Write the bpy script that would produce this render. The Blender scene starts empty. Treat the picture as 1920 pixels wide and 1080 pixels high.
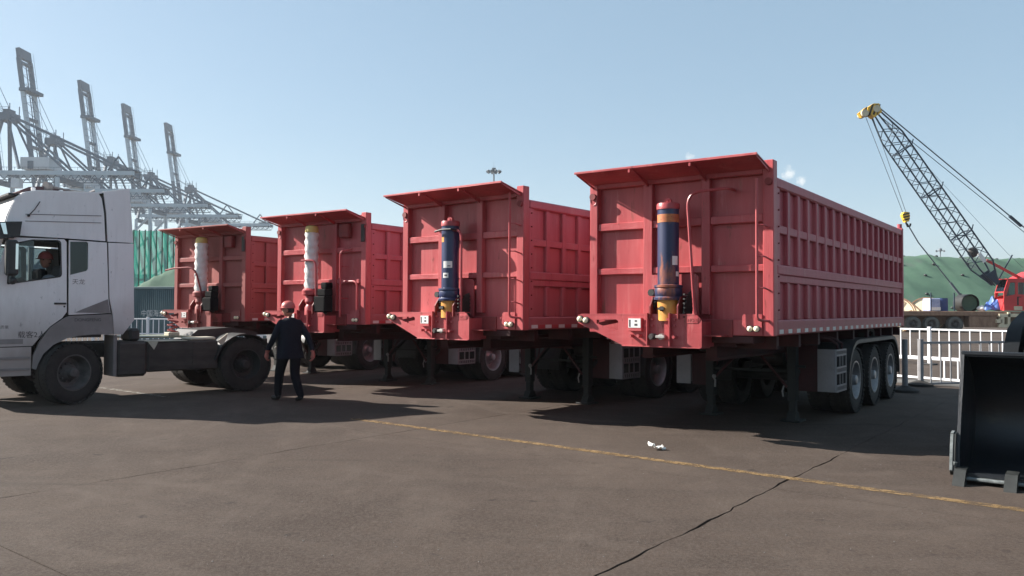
import bpy, bmesh, math, random
from mathutils import Vector, Matrix
from mathutils.geometry import tessellate_polygon
random.seed(7)
C = bpy.context.scene.collection
SC = bpy.context.scene

# ---------------------------------------------------------------- camera, sky, sun, exposure
F_PX, PITCH, ROLL, CAM_Z = 1502.3, 0.0259, 0.0049, 1.62
cd = bpy.data.cameras.new('camera'); cam = bpy.data.objects.new('camera', cd); C.objects.link(cam)
cd.sensor_width = 36.0; cd.lens = F_PX / 1920 * 36; cd.clip_start = 0.05; cd.clip_end = 6000
cp, sp, cr, sr = math.cos(PITCH), math.sin(PITCH), math.cos(ROLL), math.sin(ROLL)
r0, u0, fwd = Vector((1, 0, 0)), Vector((0, -sp, cp)), Vector((0, cp, sp))
rr, uu = r0 * cr + u0 * sr, u0 * cr - r0 * sr
m = Matrix((rr, uu, -fwd)).transposed().to_4x4(); m.translation = (0, 0, CAM_Z)
cam.matrix_world = m; SC.camera = cam

SUN_TO = Vector((-1.249, 0.341, 0.81)).normalized()
SUN_EL = math.asin(SUN_TO.z); SUN_AZ = math.atan2(SUN_TO.x, SUN_TO.y)      # clockwise from +Y
w = bpy.data.worlds.new('World'); SC.world = w; w.use_nodes = True
wn = w.node_tree; bg = wn.nodes['Background']
sky = wn.nodes.new('ShaderNodeTexSky'); sky.sky_type = 'NISHITA'; sky.sun_disc = False
sky.sun_elevation = SUN_EL; sky.sun_rotation = SUN_AZ; sky.altitude = 0; sky.air_density = 1.0; sky.dust_density = 1.2; sky.ozone_density = 1.2
def wisp(px, py, size, nsc):
    d = ray_dir(px, py); t = wn.nodes.new('ShaderNodeTexCoord'); v = wn.nodes.new('ShaderNodeVectorMath'); v.operation = 'DISTANCE'
    v.inputs[1].default_value = d; wn.links.new(t.outputs['Generated'], v.inputs[0])
    n = wn.nodes.new('ShaderNodeTexNoise'); n.inputs['Scale'].default_value = nsc; n.inputs['Detail'].default_value = 6; wn.links.new(t.outputs['Generated'], n.inputs[0])
    r = wn.nodes.new('ShaderNodeMapRange'); r.inputs[1].default_value = size; r.inputs[2].default_value = 0.0; r.inputs[3].default_value = -0.55; r.inputs[4].default_value = 0.35; wn.links.new(v.outputs['Value'], r.inputs[0])
    a = wn.nodes.new('ShaderNodeMath'); a.operation = 'ADD'; wn.links.new(n.outputs[0], a.inputs[0]); wn.links.new(r.outputs[0], a.inputs[1])
    q_ = wn.nodes.new('ShaderNodeMapRange'); q_.inputs[1].default_value = 0.42; q_.inputs[2].default_value = 0.8; wn.links.new(a.outputs[0], q_.inputs[0]); return q_.outputs[0]
def ray_dir(x, y):
    X, U = x - 960, 540 - y; Xo, Uo = X * cr - U * sr, X * sr + U * cr
    return Vector((Xo, F_PX * cp - Uo * sp, F_PX * sp + Uo * cp)).normalized()
hz_mix = wn.nodes.new('ShaderNodeMix'); hz_mix.data_type = 'RGBA'; hz_mix.inputs[0].default_value = 0.5      # an even, hazy sky
wn.links.new(sky.outputs[0], hz_mix.inputs[6]); hz_mix.inputs[7].default_value = (2.65, 4.0, 5.0, 1)
src = hz_mix.outputs[2]
for a_ in ((1292, 294, 0.012, 190), (1478, 326, 0.017, 170), (1502, 338, 0.013, 200)):
    mx_ = wn.nodes.new('ShaderNodeMix'); mx_.data_type = 'RGBA'; wn.links.new(wisp(*a_), mx_.inputs[0]); wn.links.new(src, mx_.inputs[6]); mx_.inputs[7].default_value = (5.4, 5.9, 6.2, 1); src = mx_.outputs[2]
wn.links.new(src, bg.inputs[0]); bg.inputs[1].default_value = 0.058
sl = bpy.data.lights.new('sun', 'SUN'); sl.energy = 5.0; sl.angle = math.radians(0.55); sl.color = (1, 0.94, 0.86)
so = bpy.data.objects.new('sun', sl); C.objects.link(so); so.rotation_euler = SUN_TO.to_track_quat('Z', 'Y').to_euler(); so.location = (-40, 10, 60)
SC.view_settings.view_transform = 'Standard'; SC.view_settings.look = 'None'; SC.view_settings.gamma = 1.0
SC.view_settings.use_curve_mapping = False; SC.view_settings.exposure = 1.4
SC.render.engine = 'CYCLES'
SC.cycles.use_denoising = True; SC.cycles.max_bounces = 8; SC.cycles.transparent_max_bounces = 16; SC.cycles.volume_bounces = 1

def ray(x, y):
    X, U = x - 960, 540 - y
    Xo, Uo = X * cr - U * sr, X * sr + U * cr
    return Vector((Xo, F_PX * cp - Uo * sp, F_PX * sp + Uo * cp)) / F_PX
def at(x, y, Y):                       # the real place, at distance Y, of something seen at photo position x, y
    r = ray(x, y); return Vector((0, 0, CAM_Z)) + r * (Y / r.y)
def ground_at(x, y):
    r = ray(x, y); return Vector((0, 0, CAM_Z)) + r * (-CAM_Z / r.z)

# ---------------------------------------------------------------- materials
def mat(name, base, rough=0.6, metal=0.0, dark=None, light=None, nscale=2.0, amt=0.5, streak=1.0, bump=0.0, bscale=40.0, spec=0.4,
        rust=None, rust_lo=0.62, rust_scale=5.0, coat=0.0, alpha=1.0, low_dirt=None, low_z=(0, 1), world=False, scuff=None, bdist=0.02, drips=0.0):
    ma = bpy.data.materials.new(name); ma.use_nodes = True
    nt = ma.node_tree; N, L = nt.nodes, nt.links; p = N['Principled BSDF']
    p.inputs['Roughness'].default_value = rough; p.inputs['Metallic'].default_value = metal
    p.inputs['Specular IOR Level'].default_value = spec; p.inputs['Coat Weight'].default_value = coat
    p.inputs['Alpha'].default_value = alpha
    tc = N.new('ShaderNodeTexCoord'); mp = N.new('ShaderNodeMapping')
    if world: ge = N.new('ShaderNodeNewGeometry'); L.new(ge.outputs['Position'], mp.inputs[0])
    else: L.new(tc.outputs['Object'], mp.inputs[0])
    mp.inputs['Scale'].default_value = (1, 1, streak)
    oi = N.new('ShaderNodeObjectInfo')
    def noise(scale, detail=5.0, src=mp):
        n = N.new('ShaderNodeTexNoise'); n.inputs['Scale'].default_value = scale; n.inputs['Detail'].default_value = detail
        n.inputs['Roughness'].default_value = 0.6
        L.new(src.outputs[0], n.inputs[0]); return n
    def ramp(src, lo, hi):
        r = N.new('ShaderNodeMapRange'); r.inputs[1].default_value = lo; r.inputs[2].default_value = hi; r.clamp = True
        L.new(src, r.inputs[0]); return r.outputs[0]
    def mix(fac, a, b):
        x = N.new('ShaderNodeMix'); x.data_type = 'RGBA'
        if isinstance(fac, float): x.inputs[0].default_value = fac
        else: L.new(fac, x.inputs[0])
        for i, v in ((6, a), (7, b)):
            if isinstance(v, tuple): x.inputs[i].default_value = (*v[:3], 1)
            else: L.new(v, x.inputs[i])
        return x.outputs[2]
    col = (*base, 1)
    n1 = noise(nscale)
    if dark or light:
        a = dark or base; b = light or base
        f = ramp(n1.outputs[0], 0.5 - 0.5 * (1 - amt) - 0.02, 0.5 + 0.5 * (1 - amt) + 0.02)
        col = mix(f, a, b)
        n2 = noise(nscale * 6.3, 3.0)
        col = mix(ramp(n2.outputs[0], 0.45, 0.75), col, mix(0.5, col, base))
    if rust:
        n3 = noise(rust_scale, 8.0, tc if streak == 1.0 else mp)
        col = mix(ramp(n3.outputs[0], rust_lo, rust_lo + 0.09), col, rust)
    if drips:
        m3 = N.new('ShaderNodeMapping'); m3.inputs['Scale'].default_value = (1, 1, 0.05); ge2 = N.new('ShaderNodeNewGeometry'); L.new(ge2.outputs['Position'], m3.inputs[0])
        n7 = noise(7.0, 6.0, m3); f7 = N.new('ShaderNodeMath'); f7.operation = 'MULTIPLY'; f7.inputs[1].default_value = 0.42 * drips; L.new(ramp(n7.outputs[0], 0.56, 0.78), f7.inputs[0]); col = mix(f7.outputs[0], col, tuple(c * 0.5 for c in base))
        n8 = noise(21.0, 3.0, m3); f8 = N.new('ShaderNodeMath'); f8.operation = 'MULTIPLY'; f8.inputs[1].default_value = 0.28 * drips; L.new(ramp(n8.outputs[0], 0.56, 0.72), f8.inputs[0]); col = mix(f8.outputs[0], col, scuff or light or base)
    if scuff:                                           # scraped and dusty patches
        n5 = noise(4.5, 9.0); n5.inputs['Roughness'].default_value = 0.75
        col = mix(ramp(n5.outputs[0], 0.56, 0.72), col, scuff)
        n6 = noise(14.0, 6.0); n6.inputs['Roughness'].default_value = 0.7
        col = mix(ramp(n6.outputs[0], 0.63, 0.70), col, tuple(c * 0.45 for c in base))
    if low_dirt:
        sx = N.new('ShaderNodeSeparateXYZ'); L.new(tc.outputs['Object'], sx.inputs[0])
        n4 = noise(1.7, 4.0)
        ad = N.new('ShaderNodeMath'); ad.operation = 'MULTIPLY_ADD'; ad.inputs[1].default_value = 0.9; ad.inputs[2].default_value = -0.45
        L.new(n4.outputs[0], ad.inputs[0])
        a2 = N.new('ShaderNodeMath'); L.new(sx.outputs[2], a2.inputs[0]); L.new(ad.outputs[0], a2.inputs[1])
        col = mix(ramp(a2.outputs[0], low_z[1], low_z[0]), col, low_dirt)
    if isinstance(col, tuple): p.inputs['Base Color'].default_value = col
    else: L.new(col, p.inputs['Base Color'])
    rn = N.new('ShaderNodeMath'); rn.operation = 'MULTIPLY_ADD'; rn.inputs[1].default_value = 0.3; rn.inputs[2].default_value = rough - 0.15
    L.new(n1.outputs[0], rn.inputs[0]); L.new(rn.outputs[0], p.inputs['Roughness'])
    if bump:
        b = N.new('ShaderNodeBump'); b.inputs['Strength'].default_value = bump; b.inputs['Distance'].default_value = bdist
        nb = noise(bscale, 4.0, tc); L.new(nb.outputs[0], b.inputs['Height']); L.new(b.outputs[0], p.inputs['Normal'])
    return ma

M = {}
M['red'] = mat('faded_red_paint', (0.40, 0.055, 0.062), 0.42, dark=(0.27, 0.030, 0.038), light=(0.50, 0.105, 0.11), nscale=1.5, amt=0.62, streak=0.22, bump=0.12, bscale=3.0,
               rust=(0.20, 0.055, 0.04), rust_lo=0.635, rust_scale=7.0, world=True, drips=1.0, bdist=0.05, scuff=(0.47, 0.15, 0.145), low_dirt=(0.20, 0.055, 0.05), low_z=(0.45, 1.25))
M['red_side'] = mat('dusty_red_paint', (0.42, 0.075, 0.095), 0.5, dark=(0.32, 0.048, 0.064), light=(0.47, 0.12, 0.135), nscale=1.3, amt=0.62, streak=0.18, bump=0.12, bscale=3.0,
                    rust=(0.18, 0.05, 0.04), rust_lo=0.66, rust_scale=8.0, world=True, drips=1.0, bdist=0.05, scuff=(0.44, 0.15, 0.155), low_dirt=(0.26, 0.07, 0.07), low_z=(0.9, 1.9))
M['red_dull'] = mat('old_brick_red_paint', (0.27, 0.062, 0.058), 0.6, dark=(0.20, 0.04, 0.04), light=(0.34, 0.095, 0.085), nscale=1.3, amt=0.6, streak=0.25, bump=0.06, bscale=9, rust=(0.14, 0.05, 0.04), rust_lo=0.6, rust_scale=2.4)
M['red_dark'] = mat('grimy_red_paint', (0.26, 0.032, 0.035), 0.6, dark=(0.10, 0.02, 0.02), light=(0.30, 0.04, 0.04), nscale=2.5, amt=0.6)
M['blue'] = mat('ram_blue_paint', (0.022, 0.030, 0.085), 0.35, dark=(0.016, 0.02, 0.05), light=(0.03, 0.045, 0.12), nscale=3, streak=0.3, spec=0.5)
M['blue_rust'] = mat('rusted_blue_paint', (0.022, 0.030, 0.075), 0.45, dark=(0.016, 0.02, 0.05), light=(0.03, 0.04, 0.10), nscale=3, streak=0.3, rust=(0.26, 0.085, 0.05), rust_lo=0.525, rust_scale=3.6)
M['cap_yellow'] = mat('pale_yellow_paint', (0.52, 0.38, 0.11), 0.55, dark=(0.42, 0.30, 0.08), light=(0.58, 0.44, 0.15), nscale=5)
M['yellow'] = mat('ram_yellow_paint', (0.58, 0.27, 0.055), 0.5, dark=(0.45, 0.18, 0.035), light=(0.62, 0.32, 0.07), nscale=5, rust=(0.2, 0.06, 0.03), rust_lo=0.64)
M['orange_rust'] = mat('worn_orange_band', (0.46, 0.13, 0.04), 0.6, dark=(0.30, 0.06, 0.035), light=(0.55, 0.24, 0.08), nscale=9, rust=(0.12, 0.04, 0.03), rust_lo=0.6)
M['wrap'] = mat('white_plastic_wrap', (0.72, 0.70, 0.68), 0.4, dark=(0.5, 0.47, 0.44), light=(0.8, 0.78, 0.76), nscale=9, amt=0.4, streak=0.5, bump=0.6, bscale=14)
M['steel_dark'] = mat('dark_chassis_steel', (0.030, 0.029, 0.030), 0.6, dark=(0.016, 0.016, 0.017), light=(0.055, 0.05, 0.046), nscale=3)
M['chassis_red'] = mat('shade_dark_red_chassis', (0.045, 0.014, 0.015), 0.75, dark=(0.022, 0.010, 0.010), light=(0.075, 0.019, 0.020), nscale=2.5)  # red dimmed almost to black to deepen the shade under the trailers
M['leg_green'] = mat('shaded_grey_green_leg', (0.014, 0.0165, 0.0155), 0.75, dark=(0.009, 0.010, 0.010), light=(0.026, 0.029, 0.027), nscale=4)  # leg paint darkened so its colour carries the underbody shade
M['shade_black'] = mat('painted_shade_black', (0.008, 0.008, 0.009), 0.85, spec=0.1)  # black that paints in the shadow beside the wrapped rams
M['rubber'] = mat('tyre_rubber', (0.022, 0.022, 0.023), 0.8, dark=(0.016, 0.016, 0.016), light=(0.055, 0.050, 0.046), nscale=5, spec=0.25, bump=0.2, bscale=60)
M['rim'] = mat('silver_rim', (0.30, 0.30, 0.31), 0.4, 0.5, dark=(0.16, 0.155, 0.155), light=(0.38, 0.38, 0.39), nscale=5)
M['rim_dirty'] = mat('mud_covered_rim', (0.10, 0.092, 0.09), 0.75, dark=(0.05, 0.047, 0.046), light=(0.15, 0.135, 0.13), nscale=9, bump=0.3)
M['silver'] = mat('brushed_guard_panel', (0.21, 0.20, 0.205), 0.5, 0.2, dark=(0.15, 0.14, 0.145), light=(0.25, 0.24, 0.245), nscale=3)
M['lamp_white'] = mat('marker_lamp_lens', (0.85, 0.76, 0.55), 0.25, spec=0.6)
M['lamp_dark'] = mat('marker_lamp_rubber', (0.05, 0.04, 0.04), 0.5)
M['galv'] = mat('galvanised_fitting', (0.5, 0.48, 0.45), 0.4, 0.5, dark=(0.3, 0.28, 0.26), light=(0.55, 0.53, 0.5), nscale=20)
M['rag'] = mat('grubby_rag', (0.26, 0.25, 0.24), 0.9)
M['label'] = mat('white_label_plate', (0.72, 0.70, 0.68), 0.5, dark=(0.6, 0.58, 0.56), light=(0.78, 0.76, 0.74), nscale=12)
M['ink'] = mat('dark_print', (0.06, 0.055, 0.06), 0.7)
M['ink_faint'] = mat('faded_grey_print', (0.20, 0.18, 0.18), 0.7)
M['reflect_white'] = mat('white_reflector', (0.62, 0.58, 0.55), 0.4, dark=(0.4, 0.36, 0.34), light=(0.65, 0.62, 0.6), nscale=8)
M['reflect_red'] = mat('red_reflector', (0.36, 0.04, 0.045), 0.4)
M['cab'] = mat('dusty_white_cab_paint', (0.78, 0.755, 0.755), 0.36, dark=(0.66, 0.63, 0.625), light=(0.82, 0.80, 0.80), nscale=1.2, amt=0.5, streak=0.4, coat=0.15, drips=0.7, scuff=(0.60, 0.565, 0.55),
               low_dirt=(0.29, 0.25, 0.235), low_z=(0.75, 1.8))
M['cab_grey'] = mat('mud_grey_cab_trim', (0.20, 0.18, 0.175), 0.6, dark=(0.14, 0.125, 0.12), light=(0.27, 0.245, 0.24), nscale=2.2, amt=0.5)
M['cab_shell'] = mat('cab_inner_shell', (0.04, 0.04, 0.042), 0.7)
M['plastic'] = mat('black_plastic', (0.025, 0.027, 0.028), 0.5, dark=(0.015, 0.016, 0.017), light=(0.045, 0.045, 0.045), nscale=4)
M['seat'] = mat('grey_seat_cloth', (0.12, 0.12, 0.13), 0.85)
M['pod'] = mat('dull_maroon_lens', (0.09, 0.045, 0.05), 0.4)
M['mirror'] = mat('mirror_glass', (0.65, 0.68, 0.7), 0.08, 1.0)
M['fifth'] = mat('greasy_green_plate', (0.10, 0.13, 0.06), 0.45, dark=(0.06, 0.07, 0.045), light=(0.34, 0.36, 0.26), nscale=3)
M['dusty_cream'] = mat('sandy_dust_cover', (0.50, 0.46, 0.36), 0.8, dark=(0.36, 0.33, 0.25), light=(0.6, 0.56, 0.46), nscale=6, bump=0.3)
M['mudbox'] = mat('mud_covered_box', (0.050, 0.040, 0.036), 0.8, dark=(0.026, 0.021, 0.020), light=(0.085, 0.070, 0.062), nscale=2.5, streak=2.5, bump=0.2, bscale=12)
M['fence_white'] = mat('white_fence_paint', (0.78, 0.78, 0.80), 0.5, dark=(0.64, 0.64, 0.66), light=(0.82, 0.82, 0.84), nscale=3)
M['fence_shaded'] = mat('shade_dark_fence_paint', (0.20, 0.20, 0.215), 0.6, dark=(0.14, 0.14, 0.15), light=(0.24, 0.24, 0.25), nscale=4)  # the white fence as it looks in shade, darkness put into the paint
M['bucket'] = mat('black_bucket_steel', (0.010, 0.012, 0.016), 0.38, dark=(0.006, 0.007, 0.009), light=(0.016, 0.019, 0.024), nscale=2.2, spec=0.45, bump=0.25, bscale=9, rust=(0.035, 0.030, 0.026), rust_lo=0.62, rust_scale=4.0)
M['loader_black'] = mat('flat_black_loader_paint', (0.007, 0.008, 0.010), 0.75, dark=(0.005, 0.006, 0.007), light=(0.011, 0.012, 0.015), nscale=2, spec=0.2)
M['worn_edge'] = mat('worn_bare_steel', (0.14, 0.16, 0.16), 0.5, 0.2, dark=(0.03, 0.038, 0.038), light=(0.26, 0.28, 0.28), nscale=14)
M['tooth'] = mat('grey_tooth_casting', (0.012, 0.014, 0.0135), 0.6, dark=(0.008, 0.009, 0.009), light=(0.028, 0.031, 0.030), nscale=9, bump=0.2)
M['navy'] = mat('navy_work_cloth', (0.009, 0.010, 0.018), 0.9, dark=(0.006, 0.007, 0.012), light=(0.014, 0.016, 0.026), nscale=7, bump=0.5, bscale=18, spec=0.15)
M['trouser'] = mat('dark_trouser_cloth', (0.008, 0.008, 0.011), 0.9, bump=0.4, bscale=16, spec=0.12)
M['skin'] = mat('skin', (0.42, 0.19, 0.13), 0.55, dark=(0.36, 0.15, 0.10), light=(0.46, 0.22, 0.16), nscale=8)
M['glove'] = mat('reddish_glove', (0.40, 0.12, 0.09), 0.8, dark=(0.3, 0.08, 0.06), light=(0.46, 0.15, 0.12), nscale=9)
M['hair'] = mat('black_hair', (0.012, 0.010, 0.009), 0.6)
M['shoe'] = mat('black_shoe', (0.012, 0.012, 0.012), 0.5)
M['hat'] = mat('red_hard_hat', (0.42, 0.085, 0.075), 0.36, dark=(0.36, 0.065, 0.06), light=(0.45, 0.12, 0.105), nscale=4)
M['shirt'] = mat('pale_shirt', (0.36, 0.37, 0.40), 0.9)
M['crane_pale'] = mat('crane_pale_paint', (0.40, 0.48, 0.54), 0.6, dark=(0.34, 0.42, 0.48), light=(0.44, 0.52, 0.58), nscale=0.3)
M['crane_dark'] = mat('crane_grey_paint', (0.060, 0.105, 0.155), 0.6, dark=(0.048, 0.085, 0.13), light=(0.08, 0.13, 0.185), nscale=0.3)
M['crane_house'] = mat('crane_house_panels', (0.55, 0.57, 0.6), 0.6, dark=(0.46, 0.48, 0.52), light=(0.6, 0.62, 0.65), nscale=0.4)
M['boom_blue'] = mat('dark_blue_boom_paint', (0.018, 0.032, 0.052), 0.55, dark=(0.012, 0.022, 0.036), light=(0.03, 0.05, 0.075), nscale=1)
M['hazard_yellow'] = mat('hazard_yellow', (0.70, 0.42, 0.05), 0.5)
M['hazard_black'] = mat('hazard_black', (0.02, 0.02, 0.02), 0.6)
M['rope'] = mat('wire_rope', (0.10, 0.12, 0.14), 0.6)
M['cab_red'] = mat('crane_cab_red', (0.56, 0.035, 0.035), 0.4, dark=(0.48, 0.03, 0.03), light=(0.6, 0.05, 0.05), nscale=2)
M['rust_brown'] = mat('rusty_brown_steel', (0.27, 0.145, 0.09), 0.8, dark=(0.15, 0.075, 0.05), light=(0.38, 0.24, 0.16), nscale=3, streak=0.5)
M['reel_cream'] = mat('cream_reel_boards', (0.80, 0.72, 0.52), 0.7, dark=(0.70, 0.62, 0.44), light=(0.84, 0.77, 0.58), nscale=3)
M['cream'] = mat('cream_paint', (0.62, 0.53, 0.36), 0.6, dark=(0.48, 0.40, 0.27), light=(0.68, 0.60, 0.44), nscale=3)
M['dark_green'] = mat('dark_green_paint', (0.030, 0.075, 0.045), 0.6, dark=(0.02, 0.05, 0.03), light=(0.05, 0.11, 0.065), nscale=2)
M['bag_pale'] = mat('pale_blue_bag', (0.30, 0.34, 0.52), 0.8, dark=(0.20, 0.24, 0.42), light=(0.42, 0.46, 0.60), nscale=6)
M['bag_blue'] = mat('deep_blue_drum', (0.035, 0.06, 0.18), 0.6)
M['tarp_blue'] = mat('blue_tarpaulin', (0.07, 0.15, 0.44), 0.5, dark=(0.05, 0.1, 0.33), light=(0.12, 0.22, 0.52), nscale=2)
M['container'] = mat('teal_container_paint', (0.055, 0.105, 0.125), 0.55, dark=(0.035, 0.075, 0.092), light=(0.10, 0.165, 0.185), nscale=1.0, streak=0.3)
M['white_print'] = mat('white_container_print', (0.40, 0.43, 0.45), 0.7)
M['pole'] = mat('mast_grey', (0.16, 0.18, 0.20), 0.5)
M['paper'] = mat('white_paper', (0.78, 0.76, 0.72), 0.9)
M['kerb'] = mat('pale_kerb_concrete', (0.125, 0.118, 0.108), 0.9, dark=(0.09, 0.085, 0.078), light=(0.16, 0.15, 0.14), nscale=2)

def glass_mat():
    ma = bpy.data.materials.new('tinted_glass'); ma.use_nodes = True; nt = ma.node_tree; N, L = nt.nodes, nt.links
    for n in list(N):
        if n.type == 'BSDF_PRINCIPLED': N.remove(n)
    out = [n for n in N if n.type == 'OUTPUT_MATERIAL'][0]
    t = N.new('ShaderNodeBsdfTransparent'); t.inputs[0].default_value = (0.38, 0.44, 0.46, 1)
    g = N.new('ShaderNodeBsdfGlossy'); g.inputs[0].default_value = (0.9, 0.95, 1, 1); g.inputs['Roughness'].default_value = 0.05
    fr = N.new('ShaderNodeFresnel'); fr.inputs[0].default_value = 1.5
    mx = N.new('ShaderNodeMixShader'); L.new(fr.outputs[0], mx.inputs[0]); L.new(t.outputs[0], mx.inputs[1]); L.new(g.outputs[0], mx.inputs[2])
    L.new(mx.outputs[0], out.inputs[0]); return ma
M['glass'] = glass_mat()

def net_mat(name, base, dark, transp):
    ma = mat(name, base, 0.85, dark=dark, light=base, nscale=0.5, amt=0.6, streak=0.3, bump=0.5, bscale=1.2)
    nt = ma.node_tree; N, L = nt.nodes, nt.links; out = [n for n in N if n.type == 'OUTPUT_MATERIAL'][0]; p = N['Principled BSDF']
    tr = N.new('ShaderNodeBsdfTransparent'); mx = N.new('ShaderNodeMixShader'); mx.inputs[0].default_value = transp
    tl_ = N.new('ShaderNodeBsdfTranslucent'); tl_.inputs[0].default_value = (*base, 1); m2 = N.new('ShaderNodeMixShader'); m2.inputs[0].default_value = 0.35
    L.new(p.outputs[0], m2.inputs[1]); L.new(tl_.outputs[0], m2.inputs[2])
    L.new(m2.outputs[0], mx.inputs[1]); L.new(tr.outputs[0], mx.inputs[2]); L.new(mx.outputs[0], out.inputs[0]); return ma
M['net_teal'] = net_mat('teal_windbreak_net', (0.035, 0.32, 0.235), (0.02, 0.23, 0.17), 0.22)
M['mound'] = mat('green_cover_net', (0.050, 0.112, 0.072), 0.9, dark=(0.030, 0.072, 0.048), light=(0.078, 0.15, 0.098), nscale=0.16, amt=0.7, streak=0.5, bump=1.0, bscale=0.9, bdist=0.35, rust=(0.085, 0.115, 0.095), rust_lo=0.5, rust_scale=0.11)

def ground_mat(name, slab=True):
    ma = bpy.data.materials.new(name); ma.use_nodes = True; nt = ma.node_tree; N, L = nt.nodes, nt.links; p = N['Principled BSDF']
    tc = N.new('ShaderNodeTexCoord')
    def noise(sc, det, rough=0.6, scale=(1, 1, 1), rot=0):
        mp = N.new('ShaderNodeMapping'); mp.inputs['Scale'].default_value = scale; mp.inputs['Rotation'].default_value = (0, 0, rot)
        L.new(tc.outputs['Object'], mp.inputs[0])
        n = N.new('ShaderNodeTexNoise'); n.inputs['Scale'].default_value = sc; n.inputs['Detail'].default_value = det; n.inputs['Roughness'].default_value = rough
        L.new(mp.outputs[0], n.inputs[0]); return n.outputs[0]
    def rng(s, lo, hi, a=0.0, b=1.0):
        r = N.new('ShaderNodeMapRange'); r.clamp = True
        for i, v in enumerate((lo, hi, a, b)): r.inputs[i + 1].default_value = v
        L.new(s, r.inputs[0]); return r.outputs[0]
    def mix(f, a, b, mode='MIX'):
        x = N.new('ShaderNodeMix'); x.data_type = 'RGBA'; x.blend_type = mode
        if isinstance(f, float): x.inputs[0].default_value = f
        else: L.new(f, x.inputs[0])
        for i, v in ((6, a), (7, b)):
            if isinstance(v, tuple): x.inputs[i].default_value = (*v, 1)
            else: L.new(v, x.inputs[i])
        return x.outputs[2]
    col = mix(rng(noise(0.17, 7, 0.6), 0.40, 0.60), (0.0447, 0.0316, 0.0255), (0.0867, 0.0650, 0.0523))
    col = mix(rng(noise(0.9, 9, 0.72), 0.46, 0.70, 0, 0.55), col, (0.0473, 0.0340, 0.0281))
    col = mix(rng(noise(0.6, 8, 0.75, (1.8, 0.7, 1), 0.65), 0.50, 0.68, 0, 0.7), col, (0.1130, 0.0887, 0.0741))       # dusty worn patches
    col = mix(rng(noise(0.8, 7, 0.75, (0.55, 2.0, 1), 0.25), 0.50, 0.68, 0, 0.7), col, (0.0394, 0.0290, 0.0243))    # tyre wipe marks
    ring = N.new('ShaderNodeTexWave'); ring.wave_type = 'RINGS'; ring.rings_direction = 'Z'; ring.inputs['Scale'].default_value = 0.42; ring.inputs['Distortion'].default_value = 5.0; ring.inputs['Detail'].default_value = 4; ring.inputs['Detail Scale'].default_value = 2.2
    rm = N.new('ShaderNodeMapping'); rm.inputs['Location'].default_value = (-3.5, -16.0, 0); L.new(tc.outputs['Object'], rm.inputs[0]); L.new(rm.outputs[0], ring.inputs[0])
    rr2 = N.new('ShaderNodeMath'); rr2.operation = 'MULTIPLY'; L.new(rng(ring.outputs[1], 0.72, 0.98, 0, 1), rr2.inputs[0]); L.new(rng(noise(0.5, 6), 0.46, 0.62, 0, 0.45), rr2.inputs[1])
    col = mix(rr2.outputs[0], col, (0.1118, 0.0874, 0.0729))                                                       # turning tyre arcs
    col = mix(rng(noise(6.5, 8, 0.7), 0.40, 0.62, 0, 0.42), col, (0.0499, 0.0382, 0.0328))                        # mottling
    col = mix(rng(noise(13, 7, 0.75), 0.52, 0.68, 0, 0.40), col, (0.1227, 0.1014, 0.0889))
    col = mix(rng(noise(34, 6, 0.8), 0.44, 0.62, 0, 0.55), col, (0.118, 0.098, 0.083))                            # aggregate
    col = mix(rng(noise(95, 3, 0.8), 0.46, 0.62, 0, 0.5), col, (0.040, 0.031, 0.027))
    col = mix(rng(noise(26, 6, 0.8), 0.57, 0.66, 0, 0.75), col, (0.026, 0.021, 0.019))                            # pits
    col = mix(rng(noise(11, 7, 0.8), 0.61, 0.69, 0, 0.55), col, (0.145, 0.122, 0.105))                            # chips and grit
    col = mix(rng(noise(2.3, 4, 0.65), 0.655, 0.72, 0, 0.75), col, (0.026, 0.021, 0.0195))                        # oil spots
    col = mix(rng(noise(1.1, 5, 0.7, (0.12, 2.2, 1), 0.92), 0.60, 0.72, 0, 0.5), col, (0.038, 0.030, 0.026))      # tyre marks
    L.new(col, p.inputs['Base Color'])
    L.new(rng(noise(0.8, 6), 0.3, 0.7, 0.78, 0.95), p.inputs['Roughness']); p.inputs['Specular IOR Level'].default_value = 0.12
    b = N.new('ShaderNodeBump'); b.inputs['Strength'].default_value = 0.7; b.inputs['Distance'].default_value = 0.012
    L.new(noise(38, 8, 0.85), b.inputs['Height'])
    b2 = N.new('ShaderNodeBump'); b2.inputs['Strength'].default_value = 0.25; b2.inputs['Distance'].default_value = 0.05
    L.new(noise(1.2, 4), b2.inputs['Height']); L.new(b.outputs[0], b2.inputs['Normal']); L.new(b2.outputs[0], p.inputs['Normal'])
    return ma
M['ground'] = ground_mat('worn_brown_concrete')
M['joint'] = mat('dirty_joint_filler', (0.02, 0.017, 0.015), 0.95)
def worn_paint(name, base):
    ma = mat(name, base, 0.7, dark=tuple(c * 0.7 for c in base), light=base, nscale=3)
    nt = ma.node_tree; N, L = nt.nodes, nt.links; p = N['Principled BSDF']
    tc = N.new('ShaderNodeTexCoord'); n = N.new('ShaderNodeTexNoise'); n.inputs['Scale'].default_value = 7; n.inputs['Detail'].default_value = 9; n.inputs['Roughness'].default_value = 0.75
    L.new(tc.outputs['Object'], n.inputs[0]); r = N.new('ShaderNodeMapRange'); r.inputs[1].default_value = 0.44; r.inputs[2].default_value = 0.56
    r.inputs[3].default_value = 0.92; r.inputs[4].default_value = 0.18; L.new(n.outputs[0], r.inputs[0]); L.new(r.outputs[0], p.inputs['Alpha']); return ma
M['yellow_line'] = worn_paint('worn_yellow_road_paint', (0.235, 0.15, 0.066))

M['faded_line'] = worn_paint('faded_pale_road_paint', (0.26, 0.24, 0.20))
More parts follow.
